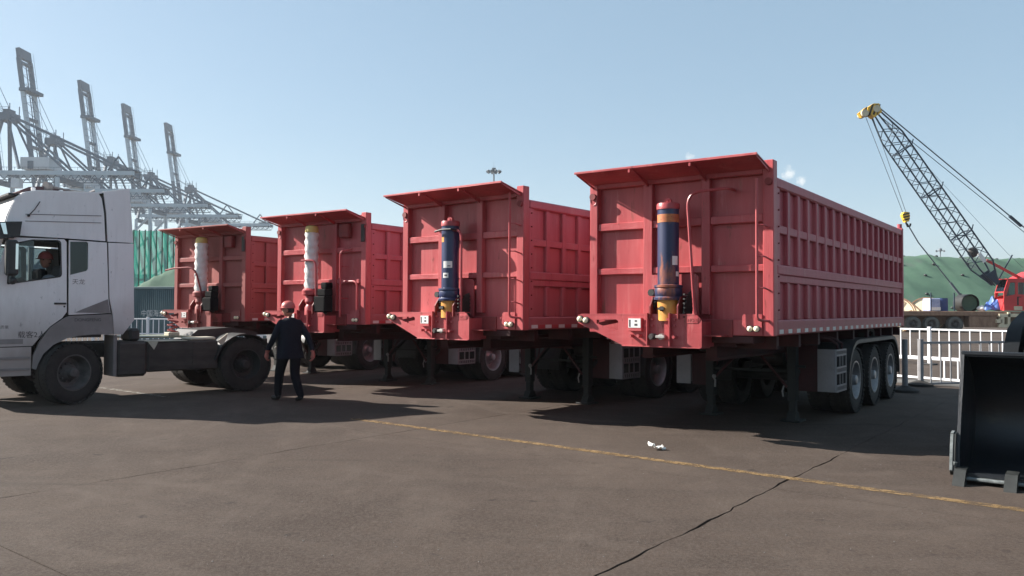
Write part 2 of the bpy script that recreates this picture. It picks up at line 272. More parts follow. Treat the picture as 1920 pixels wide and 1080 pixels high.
# ---------------------------------------------------------------- mesh helpers
class MB:
    def __init__(s): s.v = []; s.f = []; s.mi = []
    def add(s, vs, fs, mi=0):
        o = len(s.v); s.v += [tuple(p) for p in vs]; s.f += [tuple(i + o for i in f) for f in fs]; s.mi += [mi] * len(fs); return s
    def frame(s, mtx, vs, fs, mi=0): return s.add([mtx @ Vector(p) for p in vs], fs, mi)
    def box(s, x0, x1, y0, y1, z0, z1, c=0.0, mtx=None, mi=0):
        x0, x1 = sorted((x0, x1)); y0, y1 = sorted((y0, y1)); z0, z1 = sorted((z0, z1))
        c = min(c, 0.45 * min(x1 - x0, y1 - y0, z1 - z0))
        X, Y, Z = (x0, x1), (y0, y1), (z0, z1)
        if c <= 0:
            vs = [(X[i], Y[j], Z[k]) for i in (0, 1) for j in (0, 1) for k in (0, 1)]
            fs = [(0, 1, 3, 2), (4, 6, 7, 5), (0, 4, 5, 1), (2, 3, 7, 6), (0, 2, 6, 4), (1, 5, 7, 3)]
        else:
            vs = []; id_ = {}
            sg = (1, -1)
            for i in (0, 1):
                for j in (0, 1):
                    for k in (0, 1):
                        p = (X[i], Y[j], Z[k]); d = (sg[i] * c, sg[j] * c, sg[k] * c)
                        for a in range(3):        # vertex lying on the face normal to axis a
                            q = [p[b] + (0 if b == a else d[b]) for b in range(3)]
                            id_[i, j, k, a] = len(vs); vs.append(q)
            fs = []
            for a in range(3):
                b_, c_ = [t for t in range(3) if t != a]
                for sidx in (0, 1):
                    q = []
                    for (u, v2) in ((0, 0), (1, 0), (1, 1), (0, 1)):
                        ijk = [0, 0, 0]; ijk[a] = sidx; ijk[b_] = u; ijk[c_] = v2; q.append(id_[(*ijk, a)])
                    fs.append(tuple(q))
                for u in (0, 1):
                    for v2 in (0, 1):
                        q0 = [0, 0, 0]; q0[b_] = u; q0[c_] = v2; q1 = list(q0); q1[a] = 1
                        fs.append((id_[(*q0, b_)], id_[(*q1, b_)], id_[(*q1, c_)], id_[(*q0, c_)]))
            for i in (0, 1):
                for j in (0, 1):
                    for k in (0, 1): fs.append((id_[i, j, k, 0], id_[i, j, k, 1], id_[i, j, k, 2]))
        if mtx is not None: vs = [mtx @ Vector(p) for p in vs]
        return s.add(vs, fs, mi)
    def bar(s, p, q, w_, h=None, c=0.0, up=(0, 0, 1), mi=0):
        p, q = Vector(p), Vector(q); d = q - p; l = d.length; d.normalize(); up = Vector(up)
        if abs(d.dot(up)) > 0.98: up = Vector((1, 0, 0))
        sd = d.cross(up).normalized(); u2 = sd.cross(d)
        mtx = Matrix((d, sd, u2)).transposed().to_4x4(); mtx.translation = p
        h = h or w_
        return s.box(0, l, -w_ / 2, w_ / 2, -h / 2, h / 2, c, mtx, mi)
    def tube(s, pts, r, n=8, mi=0, rs=None):
        pts = [Vector(p) for p in pts]; k = len(pts); vs = []; fs = []
        t0 = (pts[1] - pts[0]).normalized(); a = Vector((0, 0, 1)) if abs(t0.z) < 0.9 else Vector((1, 0, 0))
        nrm = t0.cross(a).normalized()
        for i in range(k):
            t = (pts[min(i + 1, k - 1)] - pts[max(i - 1, 0)]).normalized()
            nrm = (nrm - t * nrm.dot(t)).normalized(); b = t.cross(nrm); R = rs[i] if rs else r
            vs += [pts[i] + (nrm * math.cos(2 * math.pi * j / n) + b * math.sin(2 * math.pi * j / n)) * R for j in range(n)]
        for i in range(k - 1):
            fs += [(i * n + j, i * n + (j + 1) % n, (i + 1) * n + (j + 1) % n, (i + 1) * n + j) for j in range(n)]
        fs += [tuple(range(n)), tuple(range((k - 1) * n, k * n))]
        return s.add(vs, fs, mi)
    def cyl(s, p, q, r, n=16, mi=0, r2=None): return s.tube([p, q], r, n, mi, rs=[r, r if r2 is None else r2])
    def lathe(s, prof, origin=(0, 0, 0), axis='z', n=24, mi=0, caps=False):
        vs = []; fs = []; o = Vector(origin)
        for (r, h) in prof:
            for j in range(n):
                a = 2 * math.pi * j / n; x, y = r * math.cos(a), r * math.sin(a)
                vs.append(o + (Vector((x, y, h)) if axis == 'z' else Vector((x, h, y)) if axis == 'y' else Vector((h, x, y))))
        for i in range(len(prof) - 1):
            fs += [(i * n + j, i * n + (j + 1) % n, (i + 1) * n + (j + 1) % n, (i + 1) * n + j) for j in range(n)]
        if caps and prof[0][0] > 1e-4: fs.append(tuple(range(n)))
        if caps and prof[-1][0] > 1e-4: fs.append(tuple(range((len(prof) - 1) * n, len(prof) * n)))
        return s.add(vs, fs, mi)
    def prism(s, loops, fn, t0, t1, mi=0):                # loops[0] outer, others holes; fn(u, v, t) -> point
        if not isinstance(loops[0][0], (tuple, list)): loops = [loops]
        tris = tessellate_polygon([[Vector((u, v, 0)) for u, v in lp] for lp in loops])
        flat = [p for lp in loops for p in lp]; n = len(flat)
        vs = [fn(u, v, t0) for u, v in flat] + [fn(u, v, t1) for u, v in flat]
        fs = [tuple(t) for t in tris] + [tuple(i + n for i in t) for t in tris]; o = 0
        for lp in loops:
            k = len(lp); fs += [(o + i, o + (i + 1) % k, n + o + (i + 1) % k, n + o + i) for i in range(k)]; o += k
        return s.add(vs, fs, mi)
    def ball(s, c, r, n=12, mi=0, zmin=-1.0):
        r = (r, r, r) if isinstance(r, (int, float)) else r; vs = []; fs = []; k = max(4, n // 2)
        for i in range(k + 1):
            ph = math.pi * i / k; z = max(math.cos(ph), zmin); q = math.sin(ph) if math.cos(ph) > zmin else math.sqrt(max(0, 1 - zmin * zmin))
            q = max(q, 0.001)
            for j in range(n):
                a = 2 * math.pi * j / n; vs.append((c[0] + r[0] * q * math.cos(a), c[1] + r[1] * q * math.sin(a), c[2] + r[2] * z))
        for i in range(k): fs += [(i * n + j, i * n + (j + 1) % n, (i + 1) * n + (j + 1) % n, (i + 1) * n + j) for j in range(n)]
        return s.add(vs, fs, mi)
    def mesh(s, name, mats, smooth=True, ang=35):
        me = bpy.data.meshes.new(name); me.from_pydata(s.v, [], s.f)
        bm = bmesh.new(); bm.from_mesh(me)
        for fc, mi in zip(bm.faces, s.mi): fc.material_index = mi
        bmesh.ops.remove_doubles(bm, verts=bm.verts, dist=1e-5); bmesh.ops.recalc_face_normals(bm, faces=bm.faces); bm.to_mesh(me); bm.free()
        for x in (mats if isinstance(mats, (list, tuple)) else [mats]): me.materials.append(M[x])
        if smooth:
            me.polygons.foreach_set('use_smooth', [True] * len(me.polygons)); me.set_sharp_from_angle(angle=math.radians(ang))
        return me
    def build(s, name, mats, parent=None, smooth=True, ang=35):
        o = bpy.data.objects.new(name, s.mesh(name, mats, smooth, ang)); C.objects.link(o)
        if parent is not None: o.parent = parent
        return o

def tag(o, label=None, cat=None, group=None, kind=None):
    if label: o['label'] = label
    if cat: o['category'] = cat
    if group: o['group'] = group
    if kind: o['kind'] = kind
    return o
def thing(name, label, cat, loc=(0, 0, 0), rz=0.0, group=None):
    o = bpy.data.objects.new(name, None); o.empty_display_size = 0.2; C.objects.link(o); o.location = loc; o.rotation_euler = (0, 0, rz)
    return tag(o, label, cat, group)
def inst(src, parent, loc=None, rot=None, name=None):
    o = src.copy(); C.objects.link(o); o.parent = parent
    if name: o.name = name
    if loc is not None: o.location = loc
    if rot is not None: o.rotation_euler = rot
    return o
KIDS = {}
def copy_tree(o, parent=None, skip=()):
    c = o.copy(); C.objects.link(c)
    if parent is not None: c.parent = parent
    for ch in list(o.children):
        if ch not in skip: copy_tree(ch, c, skip)
    return c
def text_mesh(body, size, extrude=0.002):
    cu = bpy.data.curves.new('lettering', 'FONT'); cu.body = body; cu.size = size; cu.extrude = extrude; cu.align_x = 'LEFT'; cu.resolution_u = 3
    o = bpy.data.objects.new('lettering', cu); C.objects.link(o); dg = bpy.context.evaluated_depsgraph_get()
    me = bpy.data.meshes.new_from_object(o.evaluated_get(dg)); bpy.data.objects.remove(o); bpy.data.curves.remove(cu); return me
def text_obj(name, body, size, material, parent, mtx, extrude=0.002):
    me = text_mesh(body, size, extrude); me.transform(mtx); me.materials.clear(); me.materials.append(M[material])
    o = bpy.data.objects.new(name, me); C.objects.link(o); o.parent = parent; return o

# ---------------------------------------------------------------- ground, slabs, lines
GA = 0.652                                             # heading of the slab joints (same as the parked rows)
ga = Vector((math.sin(GA), math.cos(GA))); gb = Vector((-ga.y, ga.x)); G0 = Vector((0.553, 4.934))
def gpt(i, j): p = G0 + ga * i + gb * j; return (p.x, p.y)
I0, I1, J0, J1, STEP = -6.0, 24.0, -15.0, 20.0, 5.0
g = MB()
rim = [gpt(I0, J0), gpt(I1, J0), gpt(I1, J1), gpt(I0, J1)]
outer = [(-1100, -300), (1100, -300), (1100, 1100), (-1100, 1100)]
g.prism([outer, rim], lambda u, v, t: (u, v, t), 0.0, -0.3)
g.box(-1, 1, -1, 1, -0.001, 0)                          # placeholder removed below
g.v = g.v[:-8]; g.f = g.f[:-6]; g.mi = g.mi[:-6]
ground = tag(g.build('ground', 'ground', smooth=False), kind='structure')
sb = MB(); sb.prism(rim, lambda u, v, t: (u, v, t), -0.02, -0.3); sb.build('joint_bed', 'joint', ground, smooth=False)
def wob(k, t, rough):
    return rough * (math.sin(t * 2.1 + k) * 0.5 + math.sin(t * 7.3 + k * 2) * 0.3 + math.sin(t * 19 + k * 3) * 0.22 + math.sin(t * 43 + k) * 0.12)
def edge(i_const, t0, t1, n, side):                    # a joint along ga at j = const (ragged where the photo shows a crack)
    pass
JL = [J0 + STEP * k for k in range(int((J1 - J0) / STEP) + 1)]
IL = [I0] + [v for v in (-2.01 + STEP * k for k in range(-1, 7)) if I0 + 1 < v < I1 - 1] + [I1]
def joint_j(j, t):                                     # position of the lengthwise joint
    if abs(j - 0.0) < 0.01: return j + wob(1.0, t, 0.022) + 0.05 * math.exp(-((t - 2.15) / 0.06) ** 2)
    if abs(j - 5.0) < 0.01: return j + wob(4.0, t, 0.02)
    return j + wob(j, t, 0.006)
def gap_j(j, t=0.0): return (0.009 if t < 5.0 else 0.0025) if abs(j) < 0.01 else 0.005
for a in range(len(IL) - 1):
    for b in range(len(JL) - 1):
        i0, i1, j0, j1 = IL[a], IL[a + 1], JL[b], JL[b + 1]
        near = i0 < 10 and -6 < j0 < 11
        n = 40 if near else 6
        lo = []; hi = []
        for k in range(n + 1):
            t = i0 + 0.005 + (i1 - i0 - 0.01) * k / n
            wv = 1 + 0.7 * math.sin(t * 5.1) * math.sin(t * 1.3)
            lo.append((t, joint_j(j0, t) + gap_j(j0, t) * wv)); hi.append((t, joint_j(j1, t) - gap_j(j1, t) * wv))
        loop = lo + hi[::-1]; s_ = MB()
        s_.prism([loop], lambda u, v, t: (*gpt(u, v), t), 0.0, -0.12)
        s_.build('slab', 'ground', ground, smooth=False)
def strip(name, p, q, w_, z, m_):
    p, q = Vector(p).to_2d(), Vector(q).to_2d(); d = (q - p).normalized(); nn = Vector((-d.y, d.x)) * w_ / 2
    k = 24; vs = []; fs = []
    for i in range(k + 1):
        c_ = p.lerp(q, i / k); e = 1 + 0.06 * math.sin(i * 2.7) ; vs += [(*(c_ + nn * e), z), (*(c_ - nn * e), z)]
    fs = [(2 * i, 2 * i + 1, 2 * i + 3, 2 * i + 2) for i in range(k)]
    mb = MB(); mb.add(vs, fs); return tag(mb.build(name, m_, smooth=False), kind='structure')
yl = ground_at(740, 796); yr = ground_at(1920, 957); yd = (yr - yl).normalized()
strip('yellow_line', yl - yd * 0.9, yr + yd * 5, 0.13, 0.004, 'yellow_line')
strip('faded_line', ground_at(188, 727), ground_at(318, 745), 0.11, 0.004, 'faded_line')

# ---------------------------------------------------------------- wheels
def tyre_mesh(R, W, name='tyre', n=40):
    mb = MB(); h = W / 2
    prof = [(R * 0.56, -h * 0.86), (R * 0.66, -h), (R * 0.86, -h * 0.99), (R * 0.955, -h * 0.86), (R * 0.985, -h * 0.72)]
    for g_ in (-0.36, 0.0, 0.36):
        prof += [(R, (g_ - 0.14) * W), (R, (g_ - 0.03) * W), (R * 0.978, (g_ - 0.02) * W), (R * 0.978, (g_ + 0.02) * W), (R, (g_ + 0.03) * W)] if abs(g_) < 0.3 or True else []
    prof = [q for q in prof if abs(q[1]) <= h]
    prof += [(R * 0.985, h * 0.74), (R * 0.955, h * 0.86), (R * 0.86, h * 0.99), (R * 0.66, h), (R * 0.56, h * 0.86)]
    prof.sort(key=lambda q: 0)
    mb.lathe(prof, axis='y', n=n)
    for k in range(n):                                  # tread shoulder lugs
        a = 2 * math.pi * (k + 0.5) / n
        for sgn in (-1, 1):
            mtx = Matrix.Rotation(-a, 4, 'Y') @ Matrix.Translation((R * 0.972, sgn * h * 0.82, 0))
            mb.box(-0.02, 0.011, -0.045 * W / 0.3, 0.045 * W / 0.3, -0.028, 0.028, 0.006, mtx)
    return mb.mesh(name, 'rubber')
def rim_mesh(R, W, m_, face):                          # face -1: outer face towards -y
    mb = MB(); r = R * 0.57; f = face
    mb.lathe([(r, f * W * 0.46), (r * 1.03, f * W * 0.5), (r * 0.96, f * W * 0.5), (r * 0.91, f * W * 0.40), (r * 0.86, f * W * 0.0), (r * 0.80, -f * W * 0.12), (r * 0.6, -f * W * 0.16), (r * 0.52, -f * W * 0.10),
              (r * 0.42, f * W * 0.12), (r * 0.28, f * W * 0.22), (r * 0.26, f * W * 0.5), (r * 0.2, f * W * 0.55), (0.001, f * W * 0.56)], axis='y', n=32)
    mb.lathe([(r, f * W * 0.44), (r * 0.98, -f * W * 0.45), (r * 0.85, -f * W * 0.46)], axis='y', n=32)
    for k in range(10):
        a = 2 * math.pi * k / 10; x, z = r * 0.5 * math.cos(a), r * 0.5 * math.sin(a)
        mb.cyl((x, -f * W * 0.12, z), (x, f * W * 0.06, z), 0.016, 6)
    return mb.mesh('rim', m_)
TYRE = tyre_mesh(0.52, 0.28); RIM_N = rim_mesh(0.52, 0.28, 'rim', -1); RIM_F = rim_mesh(0.52, 0.28, 'rim', 1)
RIMK_N = rim_mesh(0.52, 0.30, 'steel_dark', -1); RIMD_N = rim_mesh(0.52, 0.30, 'rim_dirty', -1); RIMD_F = rim_mesh(0.52, 0.30, 'rim_dirty', 1)
def wheel(parent, loc, rim, rz=0.0, tyre=None):
    e = bpy.data.objects.new('wheel', None); C.objects.link(e); e.parent = parent; e.location = loc; e.rotation_euler = (0, random.random() * 0.4 * 0, rz)
    for nm, me in (('tyre', tyre or TYRE), ('rim', rim)):
        if me is None: continue
        o = bpy.data.objects.new(nm, me); C.objects.link(o); o.parent = e
    return e

# ---------------------------------------------------------------- tipper trailer (x rearwards, y to its left, z up; origin under the front right corner)
def make_trailer():
    T = thing('tipper_trailer', 'x', 'trailer', group='red tipper trailers parked in a row')
    R = 'red'; S = 'red_side'; W, L_, ZB, ZT = 2.5, 7.75, 1.31, 3.40
    # --- front wall
    MB().box(0.095, 0.115, 0.12, 2.38, ZB + 0.02, 3.36).build('front_wall', R, T)
    for y0, y1 in ((0, 0.13), (2.38, 2.5)):
        MB().box(0, 0.14, y0, y1, ZB, ZT, 0.008).build('corner_post', R, T)
    for y0, y1 in ((0.79, 0.90), (1.57, 1.70)):
        MB().box(0.001, 0.095, y0, y1, 1.56, 3.24, 0.006).build('front_upright', R, T)
    for z0, z1 in ((2.67, 2.77), (2.08, 2.165)):
        for y0, y1 in ((0.131, 0.789), (0.901, 1.569), (1.701, 2.379)):
            MB().box(0.02, 0.095, y0, y1, z0, z1, 0.008).build('front_crossbar', R, T)
    MB().box(0.0, 0.094, 0.131, 2.379, 3.241, 3.36, 0.006).build('top_beam', R, T)
    MB().box(0.012, 0.094, 0.131, 2.379, ZB, 1.50, 0.006).box(-0.035, 0.094, 1.62, 2.36, 1.525, 1.56, 0.006).build('sill_beam', R, T)
    b = MB(); b.prism([(1.62, 1.50), (1.62, 2.02), (1.585, 2.065), (0.97, 2.065), (0.93, 2.03), (0.93, 1.50)], lambda u, v, t: (t, u, v), 0.0, -0.022)
    b.build('access_plate', R, T)
    b = MB()                                             # weld beads
    for y in (0.14, 0.91, 1.71): b.box(0.088, 0.0945, y, y + 0.012, 1.56, 3.24)
    b.build('weld_bead', R, T)
    # --- visor
    v = MB(); p0, p1 = Vector((0.02, 0, 3.29)), Vector((-0.46, 0, 3.395))
    def vis(u, t, y): return p0.lerp(p1, u) + Vector((0, y, t))
    v.add([vis(0, 0, .04), vis(1, 0, .04), vis(1, 0, 2.46), vis(0, 0, 2.46), vis(0, .014, .04), vis(1, .014, .04), vis(1, .014, 2.46), vis(0, .014, 2.46)],
          [(0, 1, 2, 3), (4, 5, 6, 7), (0, 1, 5, 4), (1, 2, 6, 5), (2, 3, 7, 6), (3, 0, 4, 7)])
    v.build('visor', R, T)
    MB().box(-0.468, -0.452, 0.035, 2.465, 3.382, 3.412, 0.004).build('visor_lip', R, T)
    for y in (0.05, 0.84, 1.63, 2.445):
        g_ = MB(); dp = 0.07 if y in (0.84, 1.63) else 0.03
        g_.prism([(0.0, 3.28), (-0.44, 3.386), (-0.44, 3.375), (0.0, 3.28 - dp)], lambda a, z, t: (a, t, z - 0.003), y - 0.005, y + 0.005); g_.build('visor_bracket', R, T)
    for y in (0.85, 1.66): MB().box(-0.472, -0.462, y - 0.012, y + 0.012, 3.335, 3.375).build('visor_tab', R, T)
    for y in (0.055, 2.445): MB().cyl((0.004, y, 3.14), (-0.03, y, 3.14), 0.045, 12).build('marker_ring', 'red_dark', T)
    v = MB(); v.tube([(-0.0 + 0.0, 2.44 + 0.05 * math.cos(a), 3.1 + 0.075 * math.sin(a)) for a in [k * math.pi / 6 for k in range(12)]] + [(0, 2.49, 3.1)], 0.009, 5); v.build('lashing_ring', 'red', T)
    # --- sides
    for side in (0, 1):
        def Y(y): return y if side == 0 else W - y
        MB().box(0.13, L_, Y(0.070), Y(0.10), ZB + 0.1, 3.15).build('side_sheet', S, T)
        MB().box(0.16, L_, Y(0.012), Y(0.084), 3.085, 3.215, 0.02).build('top_rail', S, T)
        MB().box(0.16, L_, Y(0.022), Y(0.084), 2.545, 2.645, 0.008).build('mid_rail', S, T)
        MB().box(0.16, L_, Y(0.004), Y(0.084), 2.045, 2.165, 0.012).build('ledge_rail', S, T)
        MB().box(0.20, L_, Y(0.02), Y(0.084), 1.955, 2.044, 0.006).build('lower_rail', S, T)
        MB().box(0.14, L_, Y(0.0), Y(0.084), ZB + 0.005, 1.50, 0.015).build('bottom_rail', S, T)
        MB().box(0.145, 0.27, Y(0.012), Y(0.084), 1.50, 3.085, 0.008).build('side_rib', S, T)
        up = MB().box(0, 0.095, Y(0.014), Y(0.083), 2.166, 3.084, 0.012).mesh('side_rib', S)
        lo = MB().box(0, 0.095, Y(0.016), Y(0.083), 1.501, 1.954, 0.012).mesh('side_rib', S)
        for k in range(17):
            for me in (up, lo):
                o = bpy.data.objects.new('side_rib', me); C.objects.link(o); o.parent = T; o.location = (0.58 + k * 0.4225, 0, 0)
        rw = MB().box(0, 0.15, Y(-0.003), Y(0.004), 1.335, 1.385).mesh('reflector', 'reflect_white'); rd = MB().box(0, 0.15, Y(-0.003), Y(0.004), 1.335, 1.385).mesh('reflector', 'reflect_red')
        for k in range(44):
            o = bpy.data.objects.new('reflector', rw if k % 2 == 0 else rd); C.objects.link(o); o.parent = T; o.location = (0.2 + k * 0.171, 0, 0)
        MB().box(L_, L_ + 0.1, Y(0.0), Y(0.12), ZB, 3.24, 0.01).cyl((L_ + 0.05, Y(0.06), 3.24), (L_ + 0.05, Y(0.06), 3.32), 0.045, 10).build('rear_post', S, T)
        if side == 0:
            bo = MB()
            for k in range(8): bo.cyl((0.205, 0.012, 1.62 + k * 0.2), (0.205, -0.004, 1.62 + k * 0.2), 0.011, 6)
            bo.build('bolt', 'red_dark', T)
    MB().box(L_ + 0.001, L_ + 0.05, 0.121, 2.379, ZB, 3.15, 0.01).build('tailgate', S, T)
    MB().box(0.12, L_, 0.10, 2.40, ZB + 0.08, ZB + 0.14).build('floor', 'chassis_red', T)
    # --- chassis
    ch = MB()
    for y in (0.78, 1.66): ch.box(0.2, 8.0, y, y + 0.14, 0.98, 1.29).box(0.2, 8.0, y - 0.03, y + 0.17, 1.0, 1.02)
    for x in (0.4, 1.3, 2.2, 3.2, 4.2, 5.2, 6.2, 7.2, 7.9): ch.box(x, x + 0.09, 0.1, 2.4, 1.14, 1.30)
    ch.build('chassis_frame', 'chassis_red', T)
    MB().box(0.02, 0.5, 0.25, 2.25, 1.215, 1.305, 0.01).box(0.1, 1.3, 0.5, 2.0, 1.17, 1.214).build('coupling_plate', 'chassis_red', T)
    MB().cyl((0.9, 1.25, 1.17), (0.9, 1.25, 1.06), 0.045, 10).build('kingpin', 'steel_dark', T)
    # --- bumper
    v_ = -0.30
    B = MB()
    out = [(2.50, 1.44), (2.50, 1.545), (0.83, 1.555), (0.77, 1.49), (0.77, 1.165), (1.84, 1.165)]
    hole = [(2.29, 1.482), (1.93, 1.490), (1.90, 1.470), (1.90, 1.345), (2.26, 1.445)]
    B.prism([out, hole], lambda u, v2, t: (t, u, v2), v_, v_ + 0.012)
    B.build('bumper_plate', R, T)
    MB().prism([(2.46, 1.546), (0.85, 1.556), (0.85, 1.568), (2.46, 1.558)], lambda u, v2, t: (t, u, v2), v_ - 0.003, v_ + 0.10).build('bumper_flange', R, T)
    MB().box(v_ - 0.025, -0.02, 0.775, 1.835, 1.15, 1.164, 0.004).build('bumper_flange', R, T)
    MB().box(v_ + 0.013, 0.09, 0.772, 0.786, 1.166, 1.475).build('bumper_side', R, T)
    MB().box(-0.005, 0.012, 0.50, 0.771, 1.29, 1.50).box(v_ + 0.06, 0.011, 0.55, 0.77, 1.30, 1.31).build('side_step', 'red_dark', T)
    MB().bar((v_ + 0.02, 2.2, 1.42), (0.0, 1.9, 1.50), 0.03, 0.05).build('bumper_brace', 'red_dark', T)
    for y in (1.46, 1.16): MB().box(v_ - 0.075, v_ - 0.001, y - 0.006, y + 0.006, 1.17, 1.575).build('bumper_rib', R, T)
    for y in (1.46, 1.16):
        for dy in (-0.045, 0.045):
            for z in (1.50, 1.42):
                MB().cyl((v_ - 0.001, y + dy, z), (v_ - 0.03, y + dy, z), 0.016, 8).build('bumper_bolt', R, T)
    for y, z, r in ((1.69, 1.285, 0.02), (1.58, 1.29, 0.02), (1.10, 1.285, 0.02)):
        MB().cyl((v_ - 0.001, y, z), (v_ - 0.085, y, z), r, 10).build('bumper_stud', R, T)
    MB().cyl((v_ - 0.001, 1.39, 1.285), (v_ - 0.09, 1.39, 1.285), 0.038, 12).cyl((v_ - 0.09, 1.39, 1.285), (v_ - 0.105, 1.39, 1.285), 0.028, 12).build('air_coupling', 'lamp_dark', T)
    MB().cyl((v_ - 0.001, 1.27, 1.285), (v_ - 0.08, 1.27, 1.285), 0.036, 12).box(v_ - 0.10, v_ - 0.07, 1.21, 1.33, 1.268, 1.302, 0.006).build('air_coupling', 'galv', T)
    MB().box(v_ - 0.05, v_ - 0.001, 1.545, 1.735, 1.345, 1.515, 0.006).build('socket_box', R, T)
    lp = MB().box(v_ - 0.054, v_ - 0.051, 1.555, 1.725, 1.39, 1.505); lp.build('socket_plate', 'label', T)
    MB().box(v_ - 0.056, v_ - 0.0545, 1.695, 1.715, 1.40, 1.49).box(v_ - 0.056, v_ - 0.0545, 1.605, 1.635, 1.465, 1.485).box(v_ - 0.056, v_ - 0.0545, 1.60, 1.64, 1.415, 1.44).build('socket_print', 'ink', T)
    tx = MB().box(v_ - 0.006, v_ - 0.001, 0.815, 0.955, 1.455, 1.53, 0.002); tx.build('number_plate', R, T)
    mtx = Matrix.Translation((v_ - 0.006, 0.948, 1.472)) @ Matrix(((0, 0, -1, 0), (-1, 0, 0, 0), (0, 1, 0, 0), (0, 0, 0, 1)))
    text_obj('number_lettering', 'NO:37', 0.055, 'red_dark', T, mtx, 0.002)
    for y, z, m_ in ((2.455, 1.49, 'lamp_white'), (2.365, 1.475, 'lamp_white')):
        k = MB().cyl((v_ - 0.001, y, z), (v_ - 0.03, y, z), 0.046, 16).build('lamp_housing', 'lamp_dark', T)
        q = MB(); q.lathe([(0.036, 0), (0.034, -0.018), (0.02, -0.032), (0.001, -0.036)], (v_ - 0.03, y, z), 'x', 16); q.build('marker_lamp', m_, T)
    # --- right lamp bracket
    q = MB(); q.prism([(0.385, 1.36), (0.375, 1.55), (0.355, 1.57), (0.14, 1.57), (0.14, 1.33), (0.33, 1.33)], lambda u, v2, t: (t, u, v2), -0.015, -0.002); q.build('lamp_bracket', R, T)
    for y in (0.275, 0.195):
        MB().cyl((-0.016, y, 1.395), (-0.04, y, 1.395), 0.04, 16).build('lamp_housing', 'lamp_dark', T)
        q = MB(); q.lathe([(0.034, 0), (0.03, -0.018), (0.001, -0.034)], (-0.04, y, 1.395), 'x', 16); q.build('marker_lamp', 'lamp_white', T)
    # --- hoist housing
    MB().box(v_ + 0.014, 0.0, 0.98, 1.56, 1.19, 1.50, 0.01).build('hoist_cradle', 'red_dark', T)
    hb = MB()
    for sy in (-1, 1): hb.prism([(-0.05, 1.50), (-0.34, 1.50), (-0.34, 1.66), (-0.25, 1.78), (-0.05, 1.78)], lambda a, z, t: (a, t, z), 1.25 + sy * 0.185 - 0.008, 1.25 + sy * 0.185 + 0.008)
    hb.build('hoist_ear', 'red_dark', T)
    br = MB()
    br.prism([(-0.02, 1.5), (-0.30, 1.5), (-0.26, 1.66), (-0.12, 1.83), (-0.02, 1.86)], lambda a, z, t: (a, t, z), 1.01, 1.022)
    for k in range(6): br.box(-0.30, -0.03, 0.985, 1.01, 1.52 + k * 0.055, 1.54 + k * 0.055)
    br.cyl((-0.2, 1.0, 1.55), (-0.2, 0.95, 1.55), 0.03, 10)
    br.build('hinge_bracket', 'steel_dark', T)
    # --- landing gear
    for y in (0.54, 1.79):
        MB().box(2.43, 2.57, y - 0.065, y + 0.065, 0.30, 1.25, 0.01).box(2.445, 2.555, y - 0.05, y + 0.05, 0.06, 0.30, 0.008).build('landing_leg', 'leg_green', T)
        f = MB().box(2.34, 2.66, y - 0.14, y + 0.14, 0.0, 0.03, 0.008)
        f.prism([(2.38, 0.03), (2.62, 0.03), (2.56, 0.14), (2.44, 0.14)], lambda a, z, t: (a, t, z), y - 0.06, y + 0.06); f.build('leg_foot', 'leg_green', T)
    q = MB(); q.prism([(0.78, 0.93), (1.62, 0.93), (1.36, 1.13), (1.04, 1.13)], lambda u, z, t: (t, u, z), 2.44, 2.455); q.build('brace_plate', 'chassis_red', T)
    MB().bar((2.42, 1.33, 0.97), (2.42, 1.73, 0.55), 0.03, 0.03).build('leg_brace', 'chassis_red', T)
    MB().bar((2.42, 1.0, 0.97), (2.42, 0.60, 0.50), 0.03, 0.03).build('leg_brace', 'chassis_red', T)
    for y in (0.54, 1.79): MB().bar((2.6, y, 0.6), (3.3, y, 1.05), 0.05, 0.05).build('leg_strut', 'leg_green', T)
    MB().bar((2.5, 0.5, 0.72), (2.5, 1.85, 0.72), 0.035, 0.035).cyl((2.5, 0.36, 0.8), (2.5, 0.54, 0.8), 0.02, 8).build('leg_crossbar', 'leg_green', T)
    q = MB(); q.tube([(2.40, 0.64, 0.52), (2.39, 0.66, 0.44), (2.40, 0.65, 0.36)], 0.012, 5); q.build('cloth_tie', 'rag', T); q = MB(); q.tube([(2.40, 1.72, 0.60), (2.39, 1.68, 0.54), (2.40, 1.69, 0.44)], 0.016, 5); q.ball((2.39, 1.70, 0.60), 0.035, 8)
    q.build('cloth_tie', 'rag', T)
    # --- side guards: a bright front sheet with a lattice on the outer side
    for side in (0, 1):
        def Y(y): return y if side == 0 else W - y
        q = MB(); prof = [(2.80, Y(0.0)), (2.765, Y(0.012)), (2.75, Y(0.045)), (2.75, Y(0.26)), (2.765, Y(0.26)), (2.765, Y(0.05)), (2.775, Y(0.025)), (2.80, Y(0.015))]
        q.prism(prof, lambda a, y, t: (a, y, t), 0.43, 1.05); q.build('guard_panel', 'silver', T)
        q = MB()
        for z in (0.435, 0.515, 0.70, 0.78, 0.96, 1.035): q.box(2.80, 3.36, Y(0.0), Y(0.018), z - 0.012, z + 0.012)
        for k in range(9):
            x = 2.83 + k * 0.064
            for z0, z1 in ((0.447, 0.503), (0.712, 0.768), (0.972, 1.023)): q.box(x, x + 0.02, Y(0.001), Y(0.017), z0, z1)
        for x in (2.98, 3.14, 3.34):
            for z0, z1 in ((0.527, 0.688), (0.792, 0.948)): q.box(x, x + 0.024, Y(0.001), Y(0.017), z0, z1)
        q.build('guard_lattice', 'silver', T)
